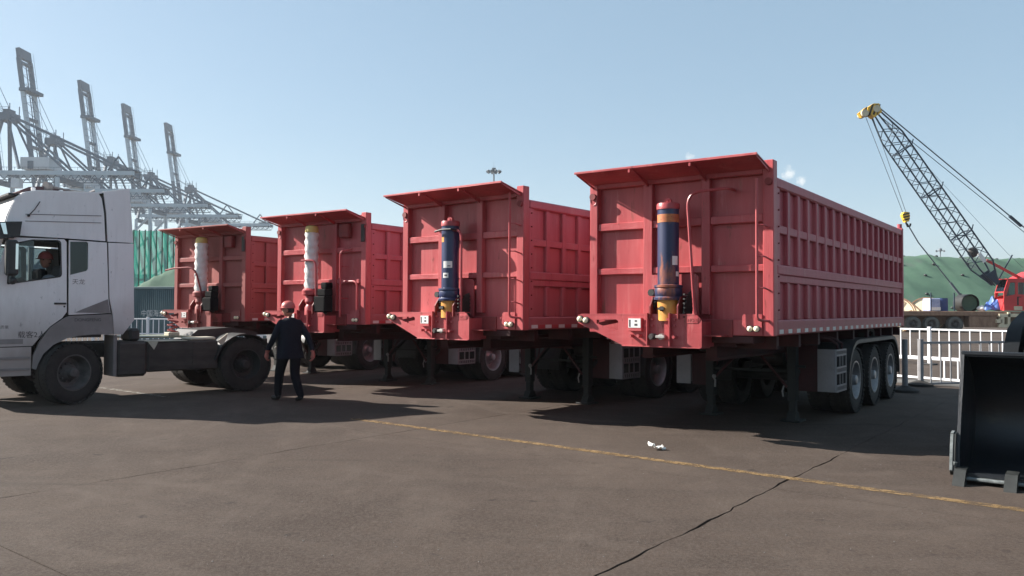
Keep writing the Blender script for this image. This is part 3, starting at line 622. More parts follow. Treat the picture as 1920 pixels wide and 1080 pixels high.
        MB().tube([(2.95, Y(0.03), 1.03), (2.95, Y(0.03), 1.12), (2.85, Y(0.12), 1.2), (2.7, Y(0.3), 1.24)], 0.018, 6).tube([(3.2, Y(0.03), 1.03), (3.2, Y(0.03), 1.13), (3.1, Y(0.12), 1.2), (2.95, Y(0.3), 1.24)], 0.018, 6).build('guard_hanger', 'chassis_red', T)
        MB().box(2.78, 2.80, Y(0.27), Y(0.62), 0.42, 1.1, 0.004).bar((2.79, Y(0.62), 0.42), (2.79, Y(0.75), 1.1), 0.02, 0.02).build('splash_plate', 'chassis_red', T)
    # --- running gear
    for side in (0, 1):
        def Y(y): return y if side == 0 else W - y
        q = MB(); pr = []
        for k in range(7): a = math.pi * (1.05 - 0.55 * k / 6); pr.append((4.08 + 0.62 * math.cos(a), 0.56 + 0.60 * math.sin(a)))
        for k in range(7): a = math.pi * (0.5 - 0.55 * k / 6); pr.append((6.70 + 0.62 * math.cos(a), 0.56 + 0.60 * math.sin(a)))
        inn = [(x + (0.012 if x < 5 else -0.012), z - 0.014) for x, z in pr]
        q.prism(pr + inn[::-1], lambda a, z, t: (a, t, z), Y(-0.01), Y(0.66))
        inn2 = [(4.08 + (x - 4.08) * 0.93 if x < 5 else 6.70 + (x - 6.70) * 0.93, z - 0.06) for x, z in pr]
        q.prism(pr + inn2[::-1], lambda a, z, t: (a, t, z), Y(-0.015), Y(0.0))
        q.build('mudguard', 'plastic', T)
        for k in range(3):
            x = 4.08 + 1.31 * k
            wheel(T, (x, Y(0.17), 0.52), RIM_N if side == 0 else RIM_F); wheel(T, (x, Y(0.50), 0.52), None)
        MB().box(7.36, 7.40, Y(0.05), Y(0.6), 0.25, 0.95).build('mud_flap', 'plastic', T)
    for k in range(3):
        MB().cyl((4.08 + 1.31 * k, 0.15, 0.52), (4.08 + 1.31 * k, 2.35, 0.52), 0.075, 10).box(3.7 + 1.31 * k, 4.46 + 1.31 * k, 0.8, 0.88, 0.66, 0.76).box(3.7 + 1.31 * k, 4.46 + 1.31 * k, 1.62, 1.70, 0.66, 0.76).build('axle', 'steel_dark', T)
    for x in (3.6, 6.1): MB().cyl((x, 1.0, 0.86), (x, 1.5, 0.86), 0.13, 12).build('air_tank', 'steel_dark', T)
    # --- rear bits
    MB().tube([(5.55, 0.2, 1.13), (5.65, 0.2, 1.26), (5.85, 0.2, 1.3), (6.05, 0.2, 1.26), (6.1, 0.2, 1.13)], 0.03, 6).box(5.2, 5.5, 0.15, 0.25, 1.16, 1.24).build('body_hinge', 'steel_dark', T)
    return T

def ram(T, kind):                                       # the front hoist ram, different on each trailer
    c = (-0.20, 1.25)
    r = bpy.data.objects.new('hoist_ram', None); C.objects.link(r); r.parent = T; r.location = (c[0], c[1], 0)
    def P(name, prof, m_, n=28): q = MB(); q.lathe(prof, n=n); return q.build(name, m_, r)
    tube, base, band, cap = {'rusty': ('blue_rust', 'yellow', 'orange_rust', 'red'), 'blue': ('blue', 'yellow', 'blue', 'red'), 'wrapped': ('wrap', 'red', 'yellow', 'yellow'), 'wrapped2': ('wrap', 'red', 'yellow', 'yellow')}[kind]
    if kind in ('rusty', 'blue'):
        P('ram_base', [(0.135, 1.48), (0.135, 1.745)], base)
        q = MB(); q.cyl((-0.13, 0.02, 1.63), (-0.16, 0.02, 1.63), 0.032, 10).box(-0.155, -0.165 - 0.01, -0.02, 0.06, 1.615, 1.645); q.cyl((-0.02, -0.13, 1.63), (-0.02, -0.16, 1.63), 0.03, 8); q.build('ram_valve', 'steel_dark', r)
        P('ram_collar', [(0.14, 1.735), (0.175, 1.74), (0.178, 1.765), (0.16, 1.785), (0.168, 1.80), (0.172, 1.86), (0.165, 1.885), (0.178, 1.895), (0.178, 1.92), (0.14, 1.93)], tube)
        P('ram_tube', [(0.132, 1.92), (0.132, 2.70)], tube)
        P('ram_band', [(0.1345, 2.70), (0.1345, 2.80)], band if kind == 'rusty' else 'blue')
        P('ram_head', [(0.133, 2.80), (0.133, 2.87)], 'blue')
        P('ram_cap', [(0.143, 2.865), (0.143, 2.925), (0.136, 2.94), (0.02, 2.945)], cap)
        q = MB(); q.prism([(-0.045, 2.94), (-0.045, 2.985), (-0.02, 3.01), (0.02, 3.01), (0.045, 2.985), (0.045, 2.94)], lambda u, z, t: (t, u, z), -0.02, 0.02); q.cyl((-0.03, 0, 2.975), (0.03, 0, 2.975), 0.015, 8); q.build('lifting_eye', cap, r)
        q = MB(); q.bar((-0.05, 0.16, 1.74), (0.02, 0.22, 1.62), 0.03, 0.1).cyl((-0.1, 0.19, 1.83), (0.1, 0.19, 1.83), 0.045, 10); q.build('trunnion', 'steel_dark', r)
        def stick(name, ang, z0, z1, da, m_='label', dr=0.0):
            q = MB(); k = 6; vs = []; fs = []
            for i in range(k + 1):
                a = ang + da * (i / k - 0.5); rr_ = 0.1335 + dr; vs += [(rr_ * math.cos(a), rr_ * math.sin(a), z0), (rr_ * math.cos(a), rr_ * math.sin(a), z1)]
            fs = [(2 * i, 2 * i + 2, 2 * i + 3, 2 * i + 1) for i in range(k)]; q.add(vs, fs); o = q.build(name, m_, r); return o
        if kind == 'rusty': stick('sticker', math.pi + 0.62 + 0.5, 2.17, 2.28, 0.62); stick('sticker', math.pi + 1.45, 2.03, 2.09, 0.5)
        else:
            stick('sticker', math.pi - 0.02 + 0.45, 2.23, 2.33, 1.1); stick('sticker', math.pi + 0.2, 2.08, 2.155, 0.7)
            stick('sticker_print', math.pi + 0.22, 2.105, 2.13, 0.36, 'ink', 0.001); stick('sticker_print', math.pi + 0.6, 2.25, 2.268, 0.36, 'ink_faint', 0.001)
            stick('sticker', math.pi - 0.3, 2.62, 2.76, 0.5, 'yellow')
            q = MB(); q.tube([(-0.17, 0.16, 2.78), (-0.19, 0.0, 2.80), (-0.17, -0.16, 2.80), (-0.02, -0.2, 2.79)], 0.016, 6); q.build('ram_strap', 'steel_dark', r)
    else:
        P('ram_base', [(0.125, 1.48), (0.12, 1.62), (0.09, 1.68), (0.12, 1.74), (0.10, 1.84), (0.17, 1.87), (0.175, 1.95), (0.12, 2.0)], base)
        q = MB(); n = 24; prof = []
        zz = 1.90; lean = 0.0
        vs = []; fs = []; k = 26
        for i in range(k + 1):
            z = 1.98 + (3.06 - 1.98) * i / k
            for j in range(n):
                a = 2 * math.pi * j / n; rr_ = (0.125 if kind == 'wrapped' else 0.135) + 0.010 * math.sin(i * 1.9 + 2 * math.sin(a * 2)) + 0.006 * math.sin(a * 5 + i)
                vs.append((rr_ * math.cos(a), rr_ * math.sin(a), z))
        for i in range(k): fs += [(i * n + j, i * n + (j + 1) % n, (i + 1) * n + (j + 1) % n, (i + 1) * n + j) for j in range(n)]
        fs += [tuple(range(n)), tuple(range(k * n, (k + 1) * n))]
        q.add(vs, fs); q.build('ram_wrapping', 'wrap', r)
        P('ram_cap', [(0.11, 3.05), (0.128, 3.07), (0.128, 3.13), (0.11, 3.18), (0.06, 3.20), (0.01, 3.205)], 'cap_yellow')
        q = MB(); q.box(-0.12, 0.10, -0.50, -0.19, 1.54, 1.84, 0.02).box(-0.10, 0.10, -0.50, -0.26, 1.84, 1.98, 0.02).box(-0.08, 0.10, -0.50, -0.34, 1.98, 2.10, 0.02); q.build('shade_steps', 'shade_black', r)  # black steps shaped to stand in for the shadow beside the ram
    return r
def bend(p0, p1, p2, r, k=6):                           # a rounded corner on a pipe
    p0, p1, p2 = Vector(p0), Vector(p1), Vector(p2); a = p1 + (p0 - p1).normalized() * r; b = p1 + (p2 - p1).normalized() * r
    return [a * (1 - t) ** 2 + p1 * 2 * t * (1 - t) + b * t * t for t in [i / k for i in range(k + 1)]]
def pipes(T, kind):
    if kind == 'rusty':
        p = [(-0.25, 0.88, 1.55)] + bend((-0.25, 0.88, 1.55), (-0.25, 0.98, 3.06), (-0.2, 0.5, 3.06), 0.2) + [(-0.18, 0.66, 3.07)] + bend((-0.2, 0.6, 3.07), (-0.15, 0.50, 3.08), (0.1, 0.50, 3.08), 0.06) + [(0.09, 0.5, 3.08)]
        MB().tube(p, 0.019, 8).cyl((-0.25, 0.88, 1.54), (-0.25, 0.882, 1.60), 0.027, 8).build('hose_pipe', 'red', T)
        lz = (3.17, 2.62, 2.25, 1.88)
    elif kind == 'blue':
        p = [(-0.25, 0.98, 1.55)] + bend((-0.25, 0.98, 1.55), (-0.25, 0.98, 2.80), (-0.27, 1.2, 2.80), 0.14) + [(-0.26, 1.14, 2.80)]
        MB().tube(p, 0.019, 8).build('hose_pipe', 'red', T); lz = (3.30, 2.85, 2.45, 2.05, 1.72)
    else:
        m_ = 'red' if kind == 'wrapped' else 'red_dark'
        if kind == 'wrapped': p = [(-0.28, 1.02, 1.55)] + bend((-0.28, 1.02, 1.55), (-0.3, 1.02, 2.52), (-0.36, 1.35, 2.52), 0.12) + [(-0.36, 1.36, 2.52)]
        else: p = [(-0.28, 1.08, 1.55), (-0.3, 1.12, 2.0)] + bend((-0.3, 1.12, 2.0), (-0.36, 1.25, 2.5), (-0.42, 1.6, 2.52), 0.2) + [(-0.44, 1.9, 2.50), (-0.44, 2.2, 2.46)]
        MB().tube(p, 0.019, 8).build('hose_pipe', m_, T)
        if kind == 'wrapped':
            p = [(-0.12, 0.55, 1.45)] + [(-0.12, 0.55, 2.4)] + bend((-0.12, 0.55, 2.4), (-0.12, 0.55, 2.68), (0.05, 0.3, 2.75), 0.08) + [(0.02, 0.38, 2.73)]
            MB().tube(p, 0.018, 8).build('grab_rail', 'red', T)
            p = [(-0.06, 0.5, 2.12)] + bend((-0.06, 0.5, 2.12), (-0.06, 0.16, 2.12), (-0.06, 0.16, 1.4), 0.12) + [(-0.06, 0.16, 1.58)]
            MB().tube(p, 0.018, 8).build('grab_rail', 'red', T)
            for z in (1.8, 2.4): MB().tube([(-0.12, 0.55, z), (0.09, 0.55, z)], 0.012, 6).build('ladder_rung', 'red', T)
        MB().box(-0.02, 0.094, 0.45, 0.72, 2.95, 3.22, 0.02).build('control_box', 'red_dark', T)
        MB().box(-0.035, -0.001, 0.02, 0.11, 2.85, 3.18, 0.01).build('document_tube', 'steel_dark', T)
        return
    y = 0.16
    p = [(-0.12, y, lz[0]), (-0.12, y, 2.4), (-0.12, y, 1.7)] + bend((-0.12, y, 1.7), (-0.12, y, 1.50), (0.0, 0.02, 1.49), 0.06) + [(0.0, 0.06, 1.49)]
    MB().tube(p, 0.017, 8).build('ladder_rail', 'red', T)
    for z in lz[1:]:
        q = [(-0.12, y, z)] + bend((-0.12, y, z), (-0.10, 0.07, z), (0.0, 0.05, z - 0.04), 0.04) + [(0.0, 0.05, z - 0.03)]
        MB().tube(q, 0.011, 6).build('ladder_rung', 'red', T)

TR = [((3.074, 9.401), 0.6304, 'rusty', 'red tipper trailer nearest the camera at right, its dark blue ram streaked with rust'),
      ((0.161, 11.51), 0.677, 'blue', 'red tipper trailer with a clean dark blue ram and white stickers, ladder rail at right'),
      ((-2.709, 14.817), 0.606, 'wrapped', 'red tipper trailer behind the walking man, ram wrapped in white plastic with yellow cap'),
      ((-5.842, 17.548), 0.560, 'wrapped2', 'farthest red tipper trailer, over the rear of the white tractor, grimy white wrapped ram')]
base_trailer = make_trailer(); trailers = []
for i, (p, th, kind, lab) in enumerate(TR):
    trailers.append(base_trailer if i == 0 else copy_tree(base_trailer))
for T, (p, th, kind, lab) in zip(trailers, TR):
    T.location = (p[0], p[1], 0); T.rotation_euler = (0, 0, math.pi / 2 - th); T['label'] = lab
    ram(T, kind); pipes(T, kind)
    if kind == 'wrapped2':                              # the oldest trailer has a duller, browner coat of paint
        def dull(o):
            for c in o.children:
                if c.type == 'MESH' and c.data.materials and c.data.materials[0] in (M['red'], M['red_side']):
                    c.material_slots[0].link = 'OBJECT'; c.material_slots[0].material = M['red_dull']
                dull(c)
        dull(T)

# ---------------------------------------------------------------- white tractor unit (x rearwards from the front axle, y to its right, z up)
TA = math.radians(45)
K = thing('tractor_truck', 'dusty white high roof truck tractor at left with a driver at its open window', 'truck', (-7.31, 13.34, 0), TA)
def near(a, z, t): return (a, t, z)
def panel(name, loops, m_, y0=-0.012, y1=0.03, parent=K): q = MB(); q.prism(loops, near, y0, y1); return q.build(name, m_, parent, smooth=False)
CW = 2.42
win = [(-0.93, 2.60), (-0.62, 2.69), (-0.25, 2.705), (-0.215, 2.69), (-0.205, 2.66), (-0.185, 2.15), (-0.20, 2.115), (-0.24, 2.105), (-0.95, 1.975)]
rwin = [(-0.06, 2.70), (0.19, 2.715), (0.218, 2.69), (0.222, 2.26), (0.20, 2.222), (-0.05, 2.145)]
door = [(-1.14, 1.9), (-0.985, 2.62), (-0.93, 2.715), (-0.15, 2.732), (-0.115, 2.69), (-0.092, 1.53), (-0.16, 1.43), (-0.33, 1.30), (-0.485, 1.12), (-0.585, 0.985), (-1.20, 0.98)]
rear = [(-0.075, 2.725), (0.512, 2.718), (0.553, 1.759), (0.592, 1.513), (-0.062, 1.482)]
roofp = [(-1.03, 2.75), (-0.965, 3.05), (-0.90, 3.25), (-0.84, 3.36), (-0.73, 3.45), (-0.557, 3.50), (0.36, 3.56), (0.42, 3.47), (0.46, 3.22), (0.492, 2.744), (-0.11, 2.752)]
defl = [(0.45, 3.585), (0.873, 3.683), (0.95, 2.74), (0.53, 2.738), (0.50, 3.22)]
deflow = [(0.54, 2.718), (0.952, 2.725), (0.985, 1.39), (0.80, 1.142), (0.655, 1.145), (0.63, 1.484), (0.575, 1.759)]
fend = [(-0.056, 1.465), (0.595, 1.495), (0.62, 1.438), (0.64, 1.145), (0.30, 1.15), (0.10, 1.135), (-0.10, 1.09), (-0.29, 0.99), (-0.43, 0.85), (-0.50, 0.70), (-0.53, 0.60), (-0.585, 0.62), (-0.575, 0.816), (-0.49, 1.04), (-0.34, 1.28), (-0.15, 1.415)]
step = [(-1.25, 0.965), (-0.60, 0.97), (-0.60, 0.51), (-1.2, 0.515)]
for far in (0, 1):
    def yy(a, b): return (a, b) if not far else (CW - b, CW - a)
    d = panel('door', [door, win], 'cab', *yy(-0.012, 0.03))
    panel('rear_side_panel', [rear, rwin], 'cab', *yy(-0.010, 0.03)); panel('roof_side', roofp, 'cab', *yy(0.0, 0.03))
    panel('air_deflector', defl, 'cab', *yy(0.0, 0.04)); panel('side_fairing', deflow, 'cab', *yy(-0.004, 0.035))
    panel('wheel_arch', fend, 'cab_grey', *yy(-0.03, 0.04)); panel('step_panel', step, 'cab', *yy(-0.005, 0.03))
    g1 = panel('door_glass', win, 'glass', *yy(0.022, 0.027)) if far else panel('door_glass', [(-0.95, 1.98), (-0.93, 2.60), (-0.62, 2.69), (-0.58, 2.69), (-0.60, 2.04)], 'glass', 0.022, 0.027)
    panel('quarter_glass', rwin, 'glass', *yy(0.012, 0.018))
    if not far:
        MB().box(-0.285, -0.105, -0.03, -0.012, 1.655, 1.685, 0.006).cyl((-0.13, -0.012, 1.62), (-0.13, -0.018, 1.62), 0.015, 8).build('door_handle', 'plastic', d)
        q = MB(); lp = win
        for a, b in zip(lp, lp[1:] + lp[:1]): q.bar((a[0], -0.013, a[1]), (b[0], -0.013, b[1]), 0.008, 0.02)
        q.build('window_seal', 'plastic', d)
        q = MB()
        for z in ((3.10, 3.17), (2.99, 3.05)): q.bar((-0.72, -0.002, z[0]), (0.42, -0.002, z[1]), 0.006, 0.012)
        q.build('roof_crease', 'cab_grey', K)
        q = MB(); q.prism([(0.03, 1.52), (0.13, 1.57), (0.545, 1.75), (0.585, 1.51)], near, -0.0135, -0.0105); q.build('dirt_flash', 'cab_grey', K)
        mt = Matrix(((1, 0, 0, 0), (0, 0, -1, -0.0135), (0, 1, 0, 0), (0, 0, 0, 1)))
        text_obj('door_lettering', '载客2人', 0.115, 'ink', d, Matrix.Translation((-0.80, 0, 1.125)) @ mt, 0.001)
        text_obj('door_lettering', '总质量', 0.06, 'ink_faint', d, Matrix.Translation((-1.10, 0, 1.27)) @ mt, 0.001)
        text_obj('arch_lettering', 'DONGFENG', 0.075, 'ink', K, Matrix.Translation((0.02, -0.018, 1.375)) @ mt, 0.001)
        text_obj('panel_lettering', '天龙', 0.10, 'ink_faint', K, Matrix.Translation((-0.02, 0.002, 2.0)) @ mt, 0.001)
        q = MB()
        for z in (0.62, 0.80): q.box(-1.18, -0.62, -0.02, -0.004, z - 0.02, z + 0.015)
        q.build('step_tread', 'cab_grey', K)
        MB().box(-1.15, -0.72, -0.016, -0.012, 1.02, 1.10).build('door_badge', 'cab_grey', K)
        q = MB(); q.tube([(-0.52, -0.03, 3.32), (-0.60, -0.04, 3.18), (-0.68, -0.03, 3.08)], 0.008, 5); q.ball((-0.68, -0.03, 3.08), 0.025, 8); q.build('aerial', 'plastic', K)
# shell: roof, front, back, floor as strips across the cab
def across(name, prof, m_, y0, y1, th=0.03, smooth=True):
    pr = [Vector((a, z)) for a, z in prof]; inn = []
    for i, p in enumerate(pr):
        t = (pr[min(i + 1, len(pr) - 1)] - pr[max(i - 1, 0)]).normalized(); inn.append(p + Vector((t.y, -t.x)) * th)
    q = MB(); q.prism([tuple(p) for p in pr] + [tuple(p) for p in inn[::-1]], near, y0, y1); return q.build(name, m_, K, smooth=smooth, ang=50)
across('roof', [(-1.04, 2.75), (-0.98, 3.05), (-0.91, 3.25), (-0.85, 3.37), (-0.74, 3.46), (-0.557, 3.51), (0.36, 3.57), (0.46, 3.6)], 'cab', 0.031, CW - 0.031)
across('roof_deflector', [(0.45, 3.60), (0.873, 3.69), (0.95, 2.75)], 'cab', 0.041, CW - 0.041, 0.03, False)
across('windscreen', [(-1.26, 1.95), (-1.04, 2.745)], 'glass', 0.10, CW - 0.10, 0.008, False)
for y in (0.031, CW - 0.10): across('windscreen_pillar', [(-1.265, 1.95), (-1.045, 2.745)], 'cab', y, y + 0.069, 0.05, False)
across('front_panel', [(-1.30, 0.45), (-1.36, 0.9), (-1.34, 1.4), (-1.265, 1.945)], 'cab', 0.031, CW - 0.031, 0.04)
across('sun_visor', [(-1.16, 2.70), (-1.10, 2.85)], 'plastic', 0.12, CW - 0.12, 0.02, False)
q = MB(); q.box(0.46, 0.50, 0.031, CW - 0.031, 1.2, 3.5); q.box(-1.22, 0.46, 0.031, CW - 0.031, 1.10, 1.16); q.box(-1.28, -1.0, 0.05, CW - 0.05, 1.16, 1.92); q.box(-0.95, 0.46, 0.06, CW - 0.06, 3.40, 3.43)
q.build('cab_shell', 'cab_shell', K)
for y0, y1 in ((0.042, 0.046), (CW - 0.046, CW - 0.042)):
    q = MB(); q.prism([(0.38, 3.5), (0.58, 3.55), (0.58, 2.78), (0.92, 2.78), (0.92, 2.68), (0.60, 2.68), (0.72, 1.5), (0.72, 1.15), (0.5, 1.15), (0.5, 1.5), (0.42, 2.68)], near, y0, y1); q.build('seam_liner', 'cab_shell', K)
q = MB(); q.box(-0.55, -0.05, 0.30, 0.82, 1.16, 1.62, 0.04); q.box(-0.12, 0.04, 0.30, 0.82, 1.62, 2.32, 0.05); q.build('driver_seat', 'seat', K)
q = MB(); q.box(-0.55, -0.05, 1.55, 2.1, 1.16, 1.62, 0.04); q.box(-0.12, 0.04, 1.55, 2.1, 1.62, 2.3, 0.05); q.build('passenger_seat', 'seat', K)
q = MB(); ring = [(-0.80 + 0.06 * math.sin(a) * 1.0, 0.56 + 0.21 * math.cos(a), 2.02 + 0.17 * math.sin(a)) for a in [2 * math.pi * k / 20 for k in range(21)]]; q.tube(ring, 0.016, 6); q.bar((-0.80, 0.36, 2.02), (-0.80, 0.76, 2.02), 0.03, 0.02); q.bar((-0.8, 0.56, 2.02), (-1.05, 0.56, 1.75), 0.05, 0.05); q.build('steering_wheel', 'plastic', K)
# mirrors, wind deflector
q = MB(); q.prism([(-1.20, 2.93), (-0.80, 2.965), (-0.83, 2.72), (-0.98, 2.69), (-1.20, 2.66)], near, -0.16, -0.03); q.build('mirror_housing', 'plastic', K)
MB().prism([(-1.10, 2.92), (-1.03, 2.925), (-1.0, 2.75), (-1.05, 2.75)], near, -0.165, -0.159).build('mirror_glass', 'mirror', K)
q = MB(); q.box(-1.03, -0.86, -0.26, -0.12, 2.10, 2.66, 0.03); q.build('mirror_housing', 'plastic', K)
MB().box(-0.905, -0.868, -0.262, -0.24, 2.2, 2.6).build('mirror_glass', 'mirror', K)
q = MB(); q.ball((-0.925, -0.2, 2.02), (0.06, 0.06, 0.06), 12); q.tube([(-0.93, -0.2, 2.66), (-0.93, -0.2, 2.0)], 0.014, 6); q.tube([(-0.93, -0.2, 2.70), (-1.0, 0.02, 2.72)], 0.018, 6); q.build('mirror_arm', 'plastic', K)
# roof gear
def roof_pod(y0, y1):
    q = MB(); q.prism([(-0.66, 3.55), (-0.52, 3.63), (-0.3, 3.665), (0.10, 3.655), (0.16, 3.60), (0.16, 3.57), (-0.60, 3.545)], near, y0, y1); return q.build('roof_light_pod', 'pod', K)
roof_pod(0.65, 1.75)
for x in (-0.47, -0.05): MB().box(x - 0.03, x + 0.03, 0.55, 0.62, 3.49, 3.62, 0.01).build('pod_foot', 'cab', K)
q = MB(); q.cyl((-0.28, 0.62, 3.67), (-0.20, 0.66, 3.67), 0.075, 14); q.cyl((-0.20, 0.66, 3.67), (0.08, 0.66, 3.64), 0.03, 8, r2=0.015); q.cyl((0.08, 0.66, 3.64), (0.42, 0.66, 3.63), 0.014, 8); q.cyl((0.42, 0.66, 3.63), (0.50, 0.66, 3.63), 0.02, 10, r2=0.07); q.box(0.43, 0.47, 0.64, 0.68, 3.57, 3.62); q.box(-0.22, -0.16, 0.62, 0.70, 3.50, 3.62); q.build('air_horn', 'cab_grey', K)
# chassis
q = MB()
for y in (0.72, 1.62): q.box(-1.2, 3.9, y, y + 0.09, 0.72, 0.98)
for x in (0.5, 1.6, 2.4, 3.5): q.box(x, x + 0.1, 0.75, 1.7, 0.76, 0.94)
q.build('chassis_frame', 'steel_dark', K)
MB().box(0.72, 1.235, 0.02, 0.55, 0.40, 1.02, 0.05).build('fuel_tank', 'mudbox', K)
MB().box(0.93, 1.11, 0.04, 0.5, 1.02, 1.245, 0.04).build('air_filter', 'plastic', K)
MB().box(0.66, 0.72, 0.02, 0.5, 0.42, 1.13, 0.01).build('splash_guard', 'cab_grey', K)
q = MB(); q.box(1.245, 2.55, 0.06, 0.65, 0.46, 1.0, 0.03); q.build('battery_box', 'mudbox', K)
q = MB()
for z in (0.56, 0.72, 0.86): q.box(1.28, 2.52, 0.045, 0.06, z - 0.012, z + 0.012)
q.box(2.06, 2.09, 0.043, 0.06, 0.48, 0.98); q.build('box_rib', 'mudbox', K)
MB().box(1.24, 1.95, 0.05, 0.64, 1.001, 1.012).build('box_lid', 'dusty_cream', K)
MB().prism([(1.235, 1.01), (1.42, 1.01), (1.40, 0.95), (1.35, 0.86), (1.29, 0.94)], near, 0.035, 0.045).build('dust_cloth', 'dusty_cream', K)
MB().box(2.02, 2.52, 0.1, 0.5, 1.005, 1.06, 0.02).build('hose_cover', 'dusty_cream', K)
MB().prism([(2.52, 0.98), (2.72, 1.13), (2.70, 1.05), (2.63, 0.9), (2.58, 0.92)], near, 0.03, 0.05).build('dust_cloth', 'dusty_cream', K)
q = MB(); q.box(1.15, 2.35, 0.70, 1.75, 1.04, 1.07, 0.008); q.build('deck_plate', 'fifth', K)
q = MB(); q.prism([(2.25, 1.02), (2.45, 1.18), (3.1, 1.22), (3.7, 1.12), (3.7, 1.06), (2.6, 1.0)], near, 0.75, 1.70); q.build('fifth_wheel', 'steel_dark', K)
q = MB(); q.box(1.9, 2.1, 0.75, 1.0, 1.07, 1.14, 0.01); q.build('deck_bracket', 'dusty_cream', K)
for y in (0.0, CW - 0.62):
    q = MB(); pr = [(3.08 + 0.62 * math.cos(a), 0.50 + 0.62 * math.sin(a)) for a in [math.pi * (0.93 - 0.86 * k / 12) for k in range(13)]]
    inn = [(3.08 + 0.60 * math.cos(a), 0.50 + 0.60 * math.sin(a)) for a in [math.pi * (0.93 - 0.86 * k / 12) for k in range(13)]]
    q.prism(pr + inn[::-1], near, y, y + 0.62); q.build('rear_mudguard', 'plastic', K)
TYRE_F = tyre_mesh(0.52, 0.30)
wheel(K, (0, 0.14, 0.52), RIMD_N, 0.32, TYRE_F); wheel(K, (0, CW - 0.14, 0.52), RIMD_F, 0.32, TYRE_F)
wheel(K, (3.08, 0.13, 0.52), RIMK_N); wheel(K, (3.08, 0.46, 0.52), None); wheel(K, (3.08, CW - 0.13, 0.52), RIMD_F); wheel(K, (3.08, CW - 0.46, 0.52), None)
for x in (0, 3.08): MB().cyl((x, 0.2, 0.5), (x, CW - 0.2, 0.5), 0.08, 10).build('axle', 'steel_dark', K)
q = MB()
for k in range(4):
    q.tube([(2.0 + 0.06 * k + 0.07 * math.sin(a * 1.0), 0.9 + 0.1 * k + 0.07 * math.cos(a), 1.1 + 0.30 * a / 19) for a in [i * 0.7 for i in range(28)]], 0.011, 5)
q.build('air_hose', 'red_dark', K)

